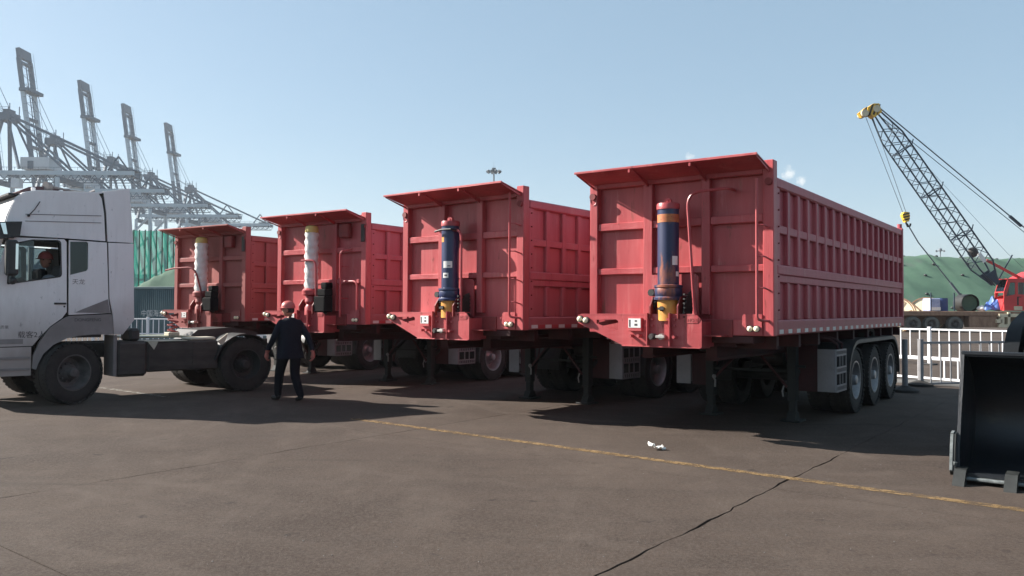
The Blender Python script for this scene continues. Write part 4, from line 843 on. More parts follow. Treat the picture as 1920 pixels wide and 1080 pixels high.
# ---------------------------------------------------------------- people
def person(name, label, loc, rz, J, edges, regions, head, head_yaw, shirt_rings=None, sleeve=None, hands=None, hat_tilt=0.0, jacket='navy'):
    T = thing(name, label, 'person', loc, rz)
    names = list(J); bm = bmesh.new(); ly = bm.verts.layers.skin.verify(); bv = {}
    for n in names:
        x, y, z, r = J[n]; v = bm.verts.new((x, y, z)); v[ly].radius = (r, r) if not isinstance(r, tuple) else r; bv[n] = v
    bv[names[0]][ly].use_root = True
    for a, b in edges: bm.edges.new((bv[a], bv[b]))
    me = bpy.data.meshes.new('body'); bm.to_mesh(me); bm.free(); o = bpy.data.objects.new('body_skeleton', me); C.objects.link(o)
    o.modifiers.new('skin', 'SKIN').use_smooth_shade = True; sd = o.modifiers.new('sub', 'SUBSURF'); sd.levels = 2; sd.render_levels = 2
    dg = bpy.context.evaluated_depsgraph_get(); me2 = bpy.data.meshes.new_from_object(o.evaluated_get(dg)); bpy.data.objects.remove(o)
    q = MB(); q.v = [tuple(v.co) for v in me2.vertices]; q.f = [tuple(p.vertices) for p in me2.polygons]; q.mi = []
    for p in me2.polygons: q.mi.append(regions(p.center))
    # head joined on the neck
    hx, hy, hz = head; n = 20; k = 14; vs = []; fs = []; cy, sy_ = math.cos(head_yaw), math.sin(head_yaw)
    def hw(x, y, z): return (hx + x * cy - y * sy_, hy + x * sy_ + y * cy, hz + z)
    for i in range(k + 1):
        ph = math.pi * i / k; z = math.cos(ph); rq = max(math.sin(ph), 0.001)
        for j in range(n):
            a = 2 * math.pi * j / n; x, y = rq * math.cos(a), rq * math.sin(a)
            w_ = 0.077 * (1 - 0.22 * max(0, -z)) ; d_ = 0.098 * (1 - 0.12 * max(0, -z))
            X, Y_, Z = x * w_, y * d_ + (0.02 * max(0, -z) if y > 0 else -0.0), z * 0.118
            if y > 0.8 and -0.3 < z < 0.15 and abs(x) < 0.22: Y_ += 0.016 * (1 - abs(x) / 0.22)          # nose
            if y > 0.6 and 0.05 < z < 0.3 and 0.15 < abs(x) < 0.6: Y_ -= 0.006                               # eye sockets
            vs.append(hw(X, Y_, Z))
    for i in range(k): fs += [(i * n + j, i * n + (j + 1) % n, (i + 1) * n + (j + 1) % n, (i + 1) * n + j) for j in range(n)]
    q.add(vs, fs, 1)
    for sx in (-1, 1):
        c_ = hw(sx * 0.078, -0.005, -0.005); q.ball(c_, (0.012, 0.02, 0.032), 8, 1)
        q.ball(hw(sx * 0.03, 0.086, 0.018), 0.011, 8, 4)
    q.ball(hw(0, 0.098, -0.055), (0.026, 0.008, 0.006), 8, 5)
    for hd in hands or []:                               # palm and five fingers
        pw, dr, sd_, cu = Vector(hd[0]), Vector(hd[1]).normalized(), Vector(hd[2]).normalized(), Vector(hd[3]).normalized()
        q.tube([pw - dr * 0.02, pw + dr * 0.03, pw + dr * 0.075, pw + dr * 0.095], 0.03, 8, 2, rs=[0.026, 0.036, 0.04, 0.03])
        for f_, (off, ln) in enumerate(((-0.030, 0.068), (-0.010, 0.080), (0.011, 0.075), (0.030, 0.058))):
            b0 = pw + dr * 0.08 + sd_ * off; b1 = b0 + dr * ln * 0.45 + cu * 0.008; b2 = b1 + dr * ln * 0.3 + cu * 0.022; b3 = b2 + dr * ln * 0.15 + cu * 0.022
            q.tube([b0, b1, b2, b3], 0.0095, 6, 2, rs=[0.0105, 0.01, 0.009, 0.006])
        t0 = pw + dr * 0.025 - sd_ * 0.03; t1 = t0 - sd_ * 0.028 + dr * 0.03; t2 = t1 + dr * 0.035 + cu * 0.012 - sd_ * 0.004
        q.tube([t0, t1, t2], 0.011, 6, 2, rs=[0.014, 0.012, 0.008])
    q.build('body', ['trouser', 'skin', 'glove', jacket, 'hair', 'skin', 'shoe'], T, ang=60)
    # hair and helmet
    h = MB(); h.ball((0, 0, 0), (0.082, 0.104, 0.118), 16, zmin=-0.45); hm = h.v
    vs = []
    for v in hm:
        x, y, z = v
        if y > 0.03 and z < 0.05: x *= 0.86; y = 0.03 + (y - 0.03) * 0.3
        vs.append(hw(x, y - 0.006, z + 0.006))
    h.v = vs; h.build('hair', 'hair', T)
    hat = MB(); prof = [(0.001, 0.118), (0.03, 0.116), (0.065, 0.098), (0.092, 0.065), (0.104, 0.025), (0.107, 0.0), (0.118, -0.006), (0.116, -0.012), (0.10, -0.004)]
    tmp = MB(); tmp.lathe(prof, n=28); vs = []
    for x, y, z in tmp.v:
        yb = y * 1.2
        if z < 0.0 and y > 0.03: yb += 0.045 * max(0, y / 0.118)                                             # peak
        if z > 0.03 and abs(x) < 0.022: z += 0.008                                                           # ridge
        vs.append(hw(x, yb + 0.005, z + 0.045))
    tmp.v = vs; hat_o = tmp.build('hard_hat', 'hat', T, ang=50)
    if shirt_rings:
        jq = MB(); n = 28; vs = []; fs = []
        for i, (cx, cy_, z, a_, b_) in enumerate(shirt_rings):
            for j in range(n):
                t = 2 * math.pi * j / n; wv = 1 + 0.025 * math.sin(3 * t + i * 1.3) + 0.02 * math.sin(5 * t - i)
                sq = 1.0 + 0.10 * abs(math.sin(2 * t))
                vs.append((cx + a_ * sq * wv * math.cos(t), cy_ + b_ * sq * wv * math.sin(t), z))
        k = len(shirt_rings)
        for i in range(k - 1): fs += [(i * n + j, i * n + (j + 1) % n, (i + 1) * n + (j + 1) % n, (i + 1) * n + j) for j in range(n)]
        fs.append(tuple(range(n)))
        jq.add(vs, fs); jq.build('jacket', jacket, T, ang=70)
    return T
Jw = {'pelvis': (0, 0, 0.92, 0.14), 'belly': (0, 0.02, 1.10, 0.135), 'chest': (0, 0.02, 1.29, 0.145), 'neck0': (0, 0.02, 1.45, 0.065), 'neck1': (0, 0.035, 1.53, 0.052),
      'shL': (-0.19, 0.01, 1.40, 0.075), 'elL': (-0.285, 0.06, 1.14, 0.06), 'wrL': (-0.30, 0.24, 0.93, 0.046), 'haL': (-0.305, 0.28, 0.86, 0.032),
      'shR': (0.19, 0.01, 1.40, 0.075), 'elR': (0.285, -0.13, 1.15, 0.06), 'wrR': (0.31, -0.24, 0.93, 0.046), 'haR': (0.315, -0.26, 0.86, 0.032),
      'hiL': (-0.10, 0.02, 0.86, 0.12), 'knL': (-0.09, 0.21, 0.51, 0.092), 'anL': (-0.08, 0.28, 0.11, 0.07), 'heL': (-0.08, 0.25, 0.045, 0.045), 'toL': (-0.10, 0.47, 0.045, 0.04),
      'hiR': (0.10, -0.02, 0.86, 0.12), 'knR': (0.08, -0.03, 0.48, 0.09), 'anR': (0.08, -0.25, 0.13, 0.07), 'heR': (0.08, -0.28, 0.08, 0.045), 'toR': (0.09, -0.08, 0.038, 0.04)}
Ew = [('pelvis', 'belly'), ('belly', 'chest'), ('chest', 'neck0'), ('neck0', 'neck1'), ('chest', 'shL'), ('shL', 'elL'), ('elL', 'wrL'), ('wrL', 'haL'), ('chest', 'shR'), ('shR', 'elR'), ('elR', 'wrR'), ('wrR', 'haR'),
      ('pelvis', 'hiL'), ('hiL', 'knL'), ('knL', 'anL'), ('anL', 'heL'), ('heL', 'toL'), ('pelvis', 'hiR'), ('hiR', 'knR'), ('knR', 'anR'), ('anR', 'heR'), ('heR', 'toR')]
def reg_w(c):
    if c.z < 0.085: return 6
    if abs(c.x) > 0.25 and c.z < 0.915: return 2
    if c.z > 1.49 and abs(c.x) < 0.12: return 1
    if c.z > 0.98 or (abs(c.x) > 0.22 and c.z > 0.85): return 3
    return 0
rings = [(0, 0.02, 1.50, 0.075, 0.075), (0, 0.015, 1.475, 0.12, 0.09), (0, 0.012, 1.44, 0.19, 0.115), (0, 0.01, 1.36, 0.215, 0.135), (0, 0.01, 1.22, 0.205, 0.145), (0, 0.005, 1.08, 0.20, 0.145), (0, 0.0, 0.95, 0.215, 0.155), (0, 0.0, 0.83, 0.232, 0.17), (0, 0.0, 0.775, 0.238, 0.175)]
WALKER = person('person', 'man in dark navy jacket and red hard hat walking away beside the truck', (-3.84, 13.90, 0), math.radians(44), Jw, Ew, reg_w, (0, 0.075, 1.635), math.radians(45), rings,
       hands=[((-0.305, 0.275, 0.87), (-0.03, 0.12, -1), (0, -1, 0), (1, 0, 0)), ((0.315, -0.26, 0.87), (0.05, 0.05, -1), (0, -1, 0), (-1, 0.2, 0))])
WALKER.scale = (0.965, 0.965, 0.965)
Js = {'pelvis': (0, 0, 0.60, 0.14), 'belly': (0, 0.0, 0.78, 0.135), 'chest': (0, 0.0, 0.98, 0.145), 'neck0': (0, 0.01, 1.14, 0.062), 'neck1': (0, 0.03, 1.22, 0.052),
      'shL': (-0.19, 0, 1.09, 0.075), 'elL': (-0.30, 0.12, 0.88, 0.058), 'wrL': (-0.22, 0.36, 0.94, 0.042), 'haL': (-0.2, 0.42, 0.96, 0.03),
      'shR': (0.19, 0, 1.09, 0.075), 'elR': (0.30, 0.14, 0.86, 0.058), 'wrR': (0.2, 0.36, 0.92, 0.042), 'haR': (0.18, 0.42, 0.94, 0.03),
      'hiL': (-0.10, 0.08, 0.58, 0.10), 'knL': (-0.13, 0.45, 0.60, 0.075), 'anL': (-0.13, 0.52, 0.20, 0.055), 'toL': (-0.13, 0.66, 0.13, 0.035),
      'hiR': (0.10, 0.08, 0.58, 0.10), 'knR': (0.13, 0.45, 0.60, 0.075), 'anR': (0.13, 0.52, 0.20, 0.055), 'toR': (0.13, 0.66, 0.13, 0.035)}
Es = [e for e in Ew if 'he' not in e[0] and 'he' not in e[1] and e[1] not in ('toL', 'toR')] + [('anL', 'toL'), ('anR', 'toR')]
def reg_s(c):
    if c.z > 1.18: return 1
    if c.y > 0.36 and c.z > 0.85: return 1
    return 3 if c.z > 0.72 else 0
# the driver sits facing the windscreen: forward is -x of the truck
dp = Matrix.Rotation(TA, 4, 'Z') @ Vector((-0.22, 0.52, 1.06))
person('person', 'truck driver in red hard hat and pale shirt behind the tractor door window', (-7.31 + dp.x, 13.34 + dp.y, dp.z), TA + math.radians(90), Js, Es, reg_s, (0, 0.06, 1.325), math.radians(38), None,
       hands=[((-0.2, 0.42, 0.955), (0.3, 0.6, 0.5), (1, 0, 0), (0, 0.3, -1)), ((0.18, 0.42, 0.935), (-0.3, 0.6, 0.5), (1, 0, 0), (0, 0.3, -1))], jacket='shirt')

# ---------------------------------------------------------------- black loader bucket at the right edge
LB = thing('wheel_loader', 'black loader bucket resting on its teeth at the right edge', 'loader', (4.235, 7.62, 0), math.pi / 2 - GA)
# local x = away from the camera (into the bucket), y = to its left; the bucket runs towards -y
prof = [(0.0, 0.07), (0.55, 0.045), (0.85, 0.09), (1.04, 0.24), (1.12, 0.48), (1.10, 0.74), (1.0, 0.95), (0.82, 1.10), (0.55, 1.19), (0.42, 1.2)]
inn = []
for i, p in enumerate(prof):
    t = (Vector(prof[min(i + 1, len(prof) - 1)]) - Vector(prof[max(i - 1, 0)])).normalized(); inn.append(tuple(Vector(p) + Vector((-t.y, t.x)) * 0.028))
q = MB(); q.prism(prof + inn[::-1], lambda a, z, t: (a, t, z), -3.0, -0.001); q.build('bucket_shell', 'bucket', LB, ang=40)
for y0, y1 in ((0.0, 0.03), (-3.03, -3.0)):
    q = MB(); q.prism([(0.03, 0.07)] + prof[1:] + [(0.40, 1.2), (0.33, 1.0), (0.17, 0.6), (0.06, 0.3)], lambda a, z, t: (a, t, z), y0, y1); q.build('bucket_side', 'bucket', LB)
MB().bar((0.42, 0.03, 1.205), (0.42, -3.03, 1.205), 0.05, 0.04, 0.008).build('top_lip', 'bucket', LB)
q = MB(); q.prism([(0.02, 0.06), (-0.02, 0.10), (0.02, 0.30), (0.065, 0.44), (0.12, 0.46), (0.12, 0.08)], lambda a, z, t: (a, t, z), 0.031, 0.075); q.build('side_cutter', 'tooth', LB)
q = MB(); q.bar((-0.02, 0.065, 0.11), (0.02, 0.065, 0.30), 0.025, 0.012).bar((0.02, 0.065, 0.30), (0.065, 0.065, 0.44), 0.025, 0.012).bar((0.065, 0.065, 0.445), (0.12, 0.06, 0.462), 0.025, 0.012).bar((0.02, 0.05, 0.13), (0.0, 0.03, 0.19), 0.03, 0.03); q.build('worn_edge', 'worn_edge', LB)
MB().box(-0.05, 0.20, -3.0, -0.002, 0.035, 0.065, 0.008).build('cutting_edge', 'worn_edge', LB)
for k in range(8):
    y = -0.02 - k * 0.41
    q = MB(); q.prism([(-0.20, 0.0), (-0.19, 0.025), (-0.06, 0.135), (0.12, 0.14), (0.12, 0.07), (-0.02, 0.03), (-0.05, 0.0)], lambda a, z, t: (a, t, z), y - 0.05, y + 0.05); q.build('bucket_tooth', 'tooth', LB)
for y in (-0.30, -2.7):
    q = MB(); q.prism([(1.16, 0.45), (1.18, 0.95), (1.35, 1.22), (1.75, 1.42), (2.2, 1.50), (3.4, 1.62), (3.4, 1.2), (2.1, 0.9), (1.35, 0.6)], lambda a, z, t: (a, t, z), y - 0.07, y + 0.07); q.build('lift_arm', 'loader_black', LB)
q = MB(); q.prism([(1.12, 0.95), (1.3, 1.2), (1.6, 1.36), (2.4, 1.5), (2.6, 1.4), (1.5, 1.0)], lambda a, z, t: (a, t, z), -2.4, -0.42); q.build('tilt_linkage', 'loader_black', LB)
MB().box(2.6, 5.0, -2.3, -0.7, 0.6, 2.0, 0.05).build('loader_hood', 'loader_black', LB)
for y in (-0.35, -2.65):
    for x in (3.2,): wheel(LB, (x, y, 0.62), None, 0.0, tyre_mesh(0.62, 0.45, 'loader_tyre', 24))

# ---------------------------------------------------------------- fences
def fence(label, P0, P1, h, bar_sp, m_, post_every=9, rails=(0.12, 0.62, 1.0), bw=0.03, mid_from=None, base=True, group=None):
    P0, P1 = Vector(P0), Vector(P1); d = (P1 - P0); L_ = d.length; rz = math.atan2(d.y, d.x)
    T = thing('railing_fence', label, 'fence', (P0.x, P0.y, 0), rz, group)
    for z in rails: MB().box(0, L_, -0.02, 0.02, z * h - 0.025, z * h + 0.025, 0.006).build('rail', m_, T)
    bar_me = MB().box(-bw / 2, bw / 2, -0.012, 0.012, rails[0] * h, rails[-1] * h - 0.026, 0.004).mesh('bar', m_)
    post_me = MB().box(-0.045, 0.045, -0.045, 0.045, 0.04, h + 0.06, 0.008).box(-0.05, 0.05, -0.05, 0.05, h + 0.061, h + 0.08, 0.006).mesh('post', m_)
    base_me = MB().box(-0.17, 0.17, -0.17, 0.17, 0.0, 0.04, 0.01).mesh('post_base', 'steel_dark')
    n = int(L_ / bar_sp)
    for k in range(n + 1):
        o = bpy.data.objects.new('post' if k % post_every == 0 else 'bar', post_me if k % post_every == 0 else bar_me); C.objects.link(o); o.parent = T; o.location = (k * bar_sp, 0, 0)
        if k % post_every == 0 and base:
            b = bpy.data.objects.new('post_base', base_me); C.objects.link(b); b.parent = T; b.location = (k * bar_sp, 0, 0)
    return T
fa = ground_at(1743, 684); fd = Vector((0.62, -0.78, 0)).normalized()
fence('white railing fence farthest back at right, in front of the crane truck', fa - fd * 0.285 * 9, fa + fd * 0.285 * 18, 1.06, 0.285, 'fence_white', rails=(0.16, 1.0))
fb = ground_at(1722, 714); fbd = (ground_at(1817, 722) - fb).normalized()
fence('white railing fence behind the darkened one, built only as its sunlit lower part', fb - fbd * 0.31 * 4, fb + fbd * 0.31 * 12, 1.0, 0.31, 'fence_white', post_every=40, rails=(0.08, 0.55), base=False)  # shape stops at mid height, where the sunlit part ends
P1697 = ground_at(1697, 735); P1725 = ground_at(1725, 724); P1800 = ground_at(1798, 722)
def shaded_post(label, p, r, h):  # posts take the same shade-darkened paint
    T = thing('barrier_post', label, 'post', p)
    MB().cyl((0, 0, 0.08), (0, 0, h), r, 14).build('pole', 'fence_shaded', T)
    q = MB(); q.lathe([(0.26, 0), (0.26, 0.05), (0.15, 0.09), (0.12, 0.10), (r * 1.2, 0.13)], n=16); q.build('rubber_base', 'rubber', T)
shaded_post('barrier post coloured dark for shade, on a rubber base, just behind the last trailer wheel', P1697, 0.055, 1.05)
shaded_post('thinner dark post on a flat base, right of the thicker barrier post', P1725, 0.03, 0.95)
fence('railing with its shade painted in, behind the dark post', P1725 + (P1800 - P1725) * 0.02, P1725 + (P1800 - P1725) * 2.6, 0.93, 0.268, 'fence_shaded', post_every=99, rails=(0.05, 1.0), base=False)
fl = Vector((-26, 33.5, 0)); fl2 = Vector((-2.0, 29.0, 0))
fence('long white railing fence behind the white tractor and the parked trailers', fl, fl2, 1.15, 0.24, 'fence_white', post_every=10, rails=(0.12, 0.5, 1.0))
q = MB(); k0, k1 = P1697 + Vector((-2.5, 2.2, 0)), Vector((16, 11.5, 0)); kd = (k1 - k0).normalized()
pv = ground_at(1690, 718); pd = (ground_at(1810, 726) - pv).normalized(); pn = Vector((-pd.y, pd.x, 0))
q.add([tuple(pv - pd * 6 + Vector((0, 0, .004))), tuple(pv + pd * 8 + Vector((0, 0, .004))), tuple(pv + pd * 8 + pn * 1.2 + Vector((0, 0, .004))), tuple(pv - pd * 6 + pn * 1.2 + Vector((0, 0, .004)))], [(0, 1, 2, 3)])
tag(q.build('path', 'kerb', smooth=False), kind='structure')

# ---------------------------------------------------------------- shipping container and windbreak net at left
ca = at(238, 575, 40); cb_ = at(262 + 240, 575, 37.5)
cdv = Vector((cb_.x - ca.x, cb_.y - ca.y, 0)).normalized()
CT = thing('shipping_container', 'dark teal corrugated shipping container with white lettering behind the fence', 'container', (ca.x, ca.y, 0), math.atan2(cdv.y, cdv.x))
CL, CH = 12.2, 2.62
q = MB(); pts = []; x = 0.1
while x < CL - 0.15:
    pts += [(x, 0.0), (x + 0.045, 0.0), (x + 0.062, 0.04), (x + 0.10, 0.04)]; x += 0.118
pts.append((CL - 0.05, 0.0))
q.prism(pts + [(p[0], p[1] + 0.004) for p in pts[::-1]], lambda u, v, t: (u, v + 0.03, t), 0.16, CH - 0.12)
q.build('corrugated_side', 'container', CT, smooth=False)
q = MB(); q.box(0, CL, 0, 0.1, CH - 0.12, CH, 0.01); q.box(0, CL, 0, 0.1, 0.0, 0.16, 0.01); q.build('container_rail', 'container', CT)
for x in (0, CL - 0.1): MB().box(x, x + 0.1, -0.005, 0.1, 0.161, CH - 0.121, 0.01).build('corner_post', 'container', CT)
q = MB(); q.box(0.01, CL - 0.01, 0.12, 2.42, 0.05, CH - 0.02); q.build('container_body', 'container', CT)
mt = Matrix(((1, 0, 0, 0), (0, 0, -1, 0.024), (0, 1, 0, 0), (0, 0, 0, 1)))
text_obj('container_lettering', '中国海运', 0.36, 'white_print', CT, Matrix.Translation((0.85, 0, 1.18)) @ mt, 0.003)
text_obj('container_lettering', '3', 0.62, 'white_print', CT, Matrix.Translation((0.15, 0, 1.72)) @ mt, 0.003)
NY = 105.0; n0 = at(150, 575, NY); n1 = at(345, 575, NY * 1.03); ztop = at(290, 430, NY).z
ndv = Vector((n1.x - n0.x, n1.y - n0.y, 0)); nl = ndv.length
WB = thing('windbreak_net', 'tall teal windbreak netting on steel poles behind the container', 'windbreak', (n0.x, n0.y, 0), math.atan2(ndv.y, ndv.x))
npn = 18; sp_ = nl / npn
pan = MB(); vs = []; fs = []
for i in range(7):
    for j in range(13): vs.append((sp_ * i / 6, 0.12 * math.sin(i / 6 * math.pi) + 0.04 * math.sin(j * 1.7 + i), ztop * j / 12))
fs = [(i * 13 + j, (i + 1) * 13 + j, (i + 1) * 13 + j + 1, i * 13 + j + 1) for i in range(6) for j in range(12)]
pan.add(vs, fs); pm = pan.mesh('net_panel', 'net_teal')
polem = MB().box(-0.07, 0.07, -0.2, -0.06, 0, ztop + 0.1).mesh('net_pole', 'dark_green')
for k in range(npn + 1):
    o = bpy.data.objects.new('net_pole', polem); C.objects.link(o); o.parent = WB; o.location = (k * sp_, 0, 0)
    if k < npn: o = bpy.data.objects.new('net_panel', pm); C.objects.link(o); o.parent = WB; o.location = (k * sp_, 0, 0)
for k in range(0, npn, 2):
    MB().bar((k * sp_, 0.6, 0.2), (k * sp_ + sp_ * 2, 0.6, ztop * 0.5), 0.16, 0.16).bar((k * sp_ + sp_ * 2, 0.6, ztop * 0.5), (k * sp_, 0.6, ztop * 0.98), 0.16, 0.16).bar((k * sp_, 0.6, ztop * 0.5), (k * sp_ + 2 * sp_, 0.6, ztop * 0.5), 0.14, 0.14).build('net_truss', 'crane_pale', WB)

# ---------------------------------------------------------------- netted stockpiles
def mound(name, label, X0, X1, Y0, dep, h, ends, seed):
    rnd = random.Random(seed); nx, ny = 420, 30; vs = []; fs = []
    def prof(t): return min(1.0, t / 0.42) if t < 0.5 else min(1.0, (1 - t) / 0.42)
    for i in range(nx + 1):
        u = i / nx; x = X0 + (X1 - X0) * u; e = min(1.0, u * (X1 - X0) / ends, (1 - u) * (X1 - X0) / ends)
        for j in range(ny + 1):
            t = j / ny; base = min(prof(t), e)
            z = h * min(1.0, base * 1.18) ** 0.92 + (0.14 * math.sin(x * 0.21 + j * 0.2) + 0.09 * math.sin(x * 0.9 + 3 * math.sin(j * 0.3)) + 0.07 * math.sin(x * 2.1 + j) + 0.16 * max(0, math.sin(x * 0.75 + 0.5 * math.sin(x * 0.23) + j * 0.12)) ** 6) * base
            vs.append((x, Y0 + dep * t + 0.5 * math.sin(x * 0.2), z))
    fs = [(i * (ny + 1) + j, (i + 1) * (ny + 1) + j, (i + 1) * (ny + 1) + j + 1, i * (ny + 1) + j + 1) for i in range(nx) for j in range(ny)]
    T = thing(name, label, 'stockpile', ((X0 + X1) / 2, Y0 + dep / 2, 0)); off = Vector(T.location)
    q = MB(); q.add([(v[0] - off.x, v[1] - off.y, v[2]) for v in vs], fs); q.build('net_cover', 'mound', T, ang=80)
    bag = MB(); bag.ball((0, 0, 0), (0.26, 0.22, 0.16), 8); bme = bag.mesh('net_weight', 'plastic')
    rows = 5; cnt = 0
    for r_ in range(rows):
        jj = 2 + r_ * 2.5
        for k in range(int((X1 - X0 - 2 * ends) / 4.6)):
            x = X0 + ends + 4.6 * k + (2.3 if r_ % 2 else 0) + rnd.uniform(-0.5, 0.5); u = (x - X0) / (X1 - X0)
            i = min(nx, int(u * nx)); v = vs[i * (ny + 1) + int(jj)]
            if cnt < 290:
                o = bpy.data.objects.new('net_weight', bme); C.objects.link(o); o.parent = T; o.location = (x - off.x, v[1] - off.y - 0.05, v[2] + 0.08); cnt += 1
    for x in (X0 + (X1 - X0) * 0.36, X0 + (X1 - X0) * 0.52, X0 + (X1 - X0) * 0.68):
        i = int((x - X0) / (X1 - X0) * nx); pts = []
        for j in range(0, 14):
            v = vs[min(nx, i + j // 3) * (ny + 1) + j]; pts.append((v[0] - off.x, v[1] - off.y - 0.06, v[2] + 0.06))
        MB().tube(pts, 0.07, 5).build('net_seam', 'dark_green', T)
    return T
mh = at(1800, 482, 112).z
mound('netted_stockpile', 'long stockpile under green netting behind the crane truck', 38, 130, 98, 40, mh, 8, 3)
mound('netted_stockpile', 'low green netted heap showing beside the windbreak net, above the container', -47, -12, 86, 26, 7.6, 11, 5)

# ---------------------------------------------------------------- lattice boom crane truck at right
CY = 62.0
def cx(px): return at(px, 580, CY).x
def cz(py, px=1800): return at(px, py, CY).z
KT = thing('crane_truck', 'mobile crane with red cab and dark blue lattice boom on a flat carrier', 'crane', (cx(1868), CY, 0))
ox = cx(1868)
def kp(px, py, dy=0.0): p = at(px, py, CY); return Vector((p.x - ox, dy, p.z))
zd0, zd1 = cz(592), cz(583.5)
q = MB(); q.box(cx(1640) - ox, cx(2010) - ox, -1.3, 1.3, zd0, zd1, 0.03); q.box(cx(1660) - ox, cx(2000) - ox, -0.5, 0.5, 0.6, zd0); q.build('deck', 'rust_brown', KT)
M['rubber_dusty'] = mat('dusty_grey_tyre', (0.12, 0.115, 0.105), 0.9, dark=(0.08, 0.077, 0.07), light=(0.15, 0.145, 0.13), nscale=5)
TY2 = tyre_mesh(0.6, 0.34, 'tyre', 28); TY2.materials.clear(); TY2.materials.append(M['rubber_dusty']); RM2 = rim_mesh(0.6, 0.34, 'rim_dirty', -1)
for px in (1697, 1731, 1774, 1930, 1975):
    for dy in (-1.12, 1.12): wheel(KT, (cx(px) - ox, dy, 0.6), RM2 if dy < 0 else None, 0, TY2)
q = MB(); q.box(cx(1800) - ox, cx(1852) - ox, -1.25, -0.5, cz(613), cz(592.5), 0.03); q.box(cx(1825) - ox, cx(1827) - ox, -1.27, -1.25, cz(613), cz(593)); q.build('side_box', 'rust_brown', KT)
q = MB()
for (a, b, c_, d_) in ((1852, 1898, 588, 594), (1852, 1895, 607, 613), (1855, 1862, 594, 607), (1868, 1873, 585, 607), (1888, 1898, 592, 610), (1848, 1858, 598, 605)): q.box(cx(a) - ox, cx(b) - ox, -1.45, -1.1, cz(d_), cz(c_), 0.02)
q.build('outrigger_frame', 'cream', KT)
# red cab with framed windows
x0, x1, x2 = cx(1864) - ox, cx(1872) - ox, cx(1960) - ox; zb, zt = cz(582), cz(523)
side = [(x0, zb), (x0, cz(548)), (x1, zt), (x2, zt), (x2, zb)]
w1 = [(cx(1868) - ox, cz(556)), (cx(1876) - ox, cz(530)), (cx(1885) - ox, cz(530)), (cx(1885) - ox, cz(552))]
w2 = [(cx(1890) - ox, cz(552)), (cx(1890) - ox, cz(530)), (cx(1909) - ox, cz(530)), (cx(1909) - ox, cz(553))]
w3 = [(cx(1917) - ox, cz(552)), (cx(1917) - ox, cz(530)), (cx(1940) - ox, cz(530)), (cx(1940) - ox, cz(553))]
for y0, y1 in ((-1.25, -1.2), (-0.15, -0.1)):
    q = MB(); q.prism([side, w1, w2, w3], lambda u, v, t: (u, t, v), y0, y1); q.build('cab_side', 'cab_red', KT, smooth=False)
q = MB(); q.box(x1, x2, -1.2, -0.15, zt - 0.06, zt, 0.01); q.box(x0, x2, -1.2, -0.15, zb, zb + 0.9); q.bar((x0 + 0.03, -1.2, cz(548)), (x0 + 0.03, -0.15, cz(548)), 0.08, 0.08); q.build('cab_frame', 'cab_red', KT)
for wv in (w1, w2, w3): q = MB(); q.prism(wv, lambda u, v, t: (u, t, v), -1.225, -1.22); q.build('cab_window', 'glass', KT)
q = MB(); q.prism([(x0 + 0.02, cz(548)), (x1, zt - 0.05), (x1 + 0.02, zt - 0.05), (x0 + 0.04, cz(548))], lambda u, v, t: (u, t, v), -1.19, -0.16); q.build('cab_windscreen', 'glass', KT)
MB().box(cx(1888) - ox, cx(1891) - ox, -1.262, -1.252, cz(572), cz(557)).bar((cx(1888) - ox, -1.257, cz(557)), (cx(1896) - ox, -1.257, cz(557)), 0.01, 0.06).build('cab_grab_bar', 'hazard_black', KT)
q = MB(); q.box(cx(1882) - ox, cx(1897) - ox, -1.32, -1.2, cz(581), cz(574), 0.02); q.build('lamp_box', 'cream', KT)
q = MB(); q.prism([(cx(1905) - ox, zt), (cx(1935) - ox, cz(508)), (cx(1990) - ox, cz(505)), (cx(1990) - ox, zb), (x2, zb), (x2, zt)], lambda u, v, t: (u, t, v), -0.9, 1.25); q.build('engine_house', 'cab_red', KT)
# lattice boom
bA, bB = kp(1866, 533), kp(1641, 212)
bd = (bB - bA).normalized(); bn = Vector((-bd.z, 0, bd.x)); bl = (bB - bA).length
bn = -bn if bn.z < 0 else bn
def bp(t, u, v):                                        # t along, u across (in the picture), v in depth
    wv = 0.62 * min(1.0, t / 2.4 + 0.25, (bl - t) / 4.0 + 0.42)
    return bA + bd * t + bn * (u * wv) + Vector((0, v * wv * 0.95, 0))
for u in (-1, 1):
    for v in (-1, 1): MB().tube([bp(t, u, v) for t in (0, 0.8, 1.8, 3, 6, 9, bl - 4, bl - 2.3, bl - 1, bl)], 0.062, 6).build('boom_chord', 'boom_blue', KT)
t = 1.8; k = 0
while t < bl - 1.6:
    for v in (-1, 1):
        MB().tube([bp(t, -1 if k % 2 else 1, v), bp(t + 0.62, 1 if k % 2 else -1, v)], 0.03, 5).build('lacing_bar', 'boom_blue', KT)
    for u in (-1, 1):
        MB().tube([bp(t, u, -1 if k % 2 else 1), bp(t + 0.62, u, 1 if k % 2 else -1)], 0.03, 5).build('lacing_bar', 'boom_blue', KT)
    t += 0.62; k += 1
for t in (4.6, 8.6, 12.6):
    q = MB()
    for v in (-1, 1): q.bar(bp(t, -1.05, v), bp(t, 1.05, v), 0.10, 0.08)
    for u in (-1, 1): q.bar(bp(t, u, -1), bp(t, u, 1), 0.10, 0.08)
    q.bar(bp(t, 1, -1), bp(t + 0.3, 1.55, -1), 0.06, 0.06); q.build('boom_joint', 'boom_blue', KT)
q = MB()
for v in (-1, 1): q.prism([(0.0, -0.16), (0.0, 0.16), (1.1, 0.42), (1.1, -0.42)], lambda u, w_, t, v=v: tuple(bA + bd * u + bn * w_ * 0.95 + Vector((0, v * 0.42 + t, 0))), -0.02, 0.02)
q.build('boom_foot', 'boom_blue', KT)
MB().ball(tuple(bA + bd * 3.0), (0.42, 0.3, 0.42), 10).build('winch_drum', 'steel_dark', KT)
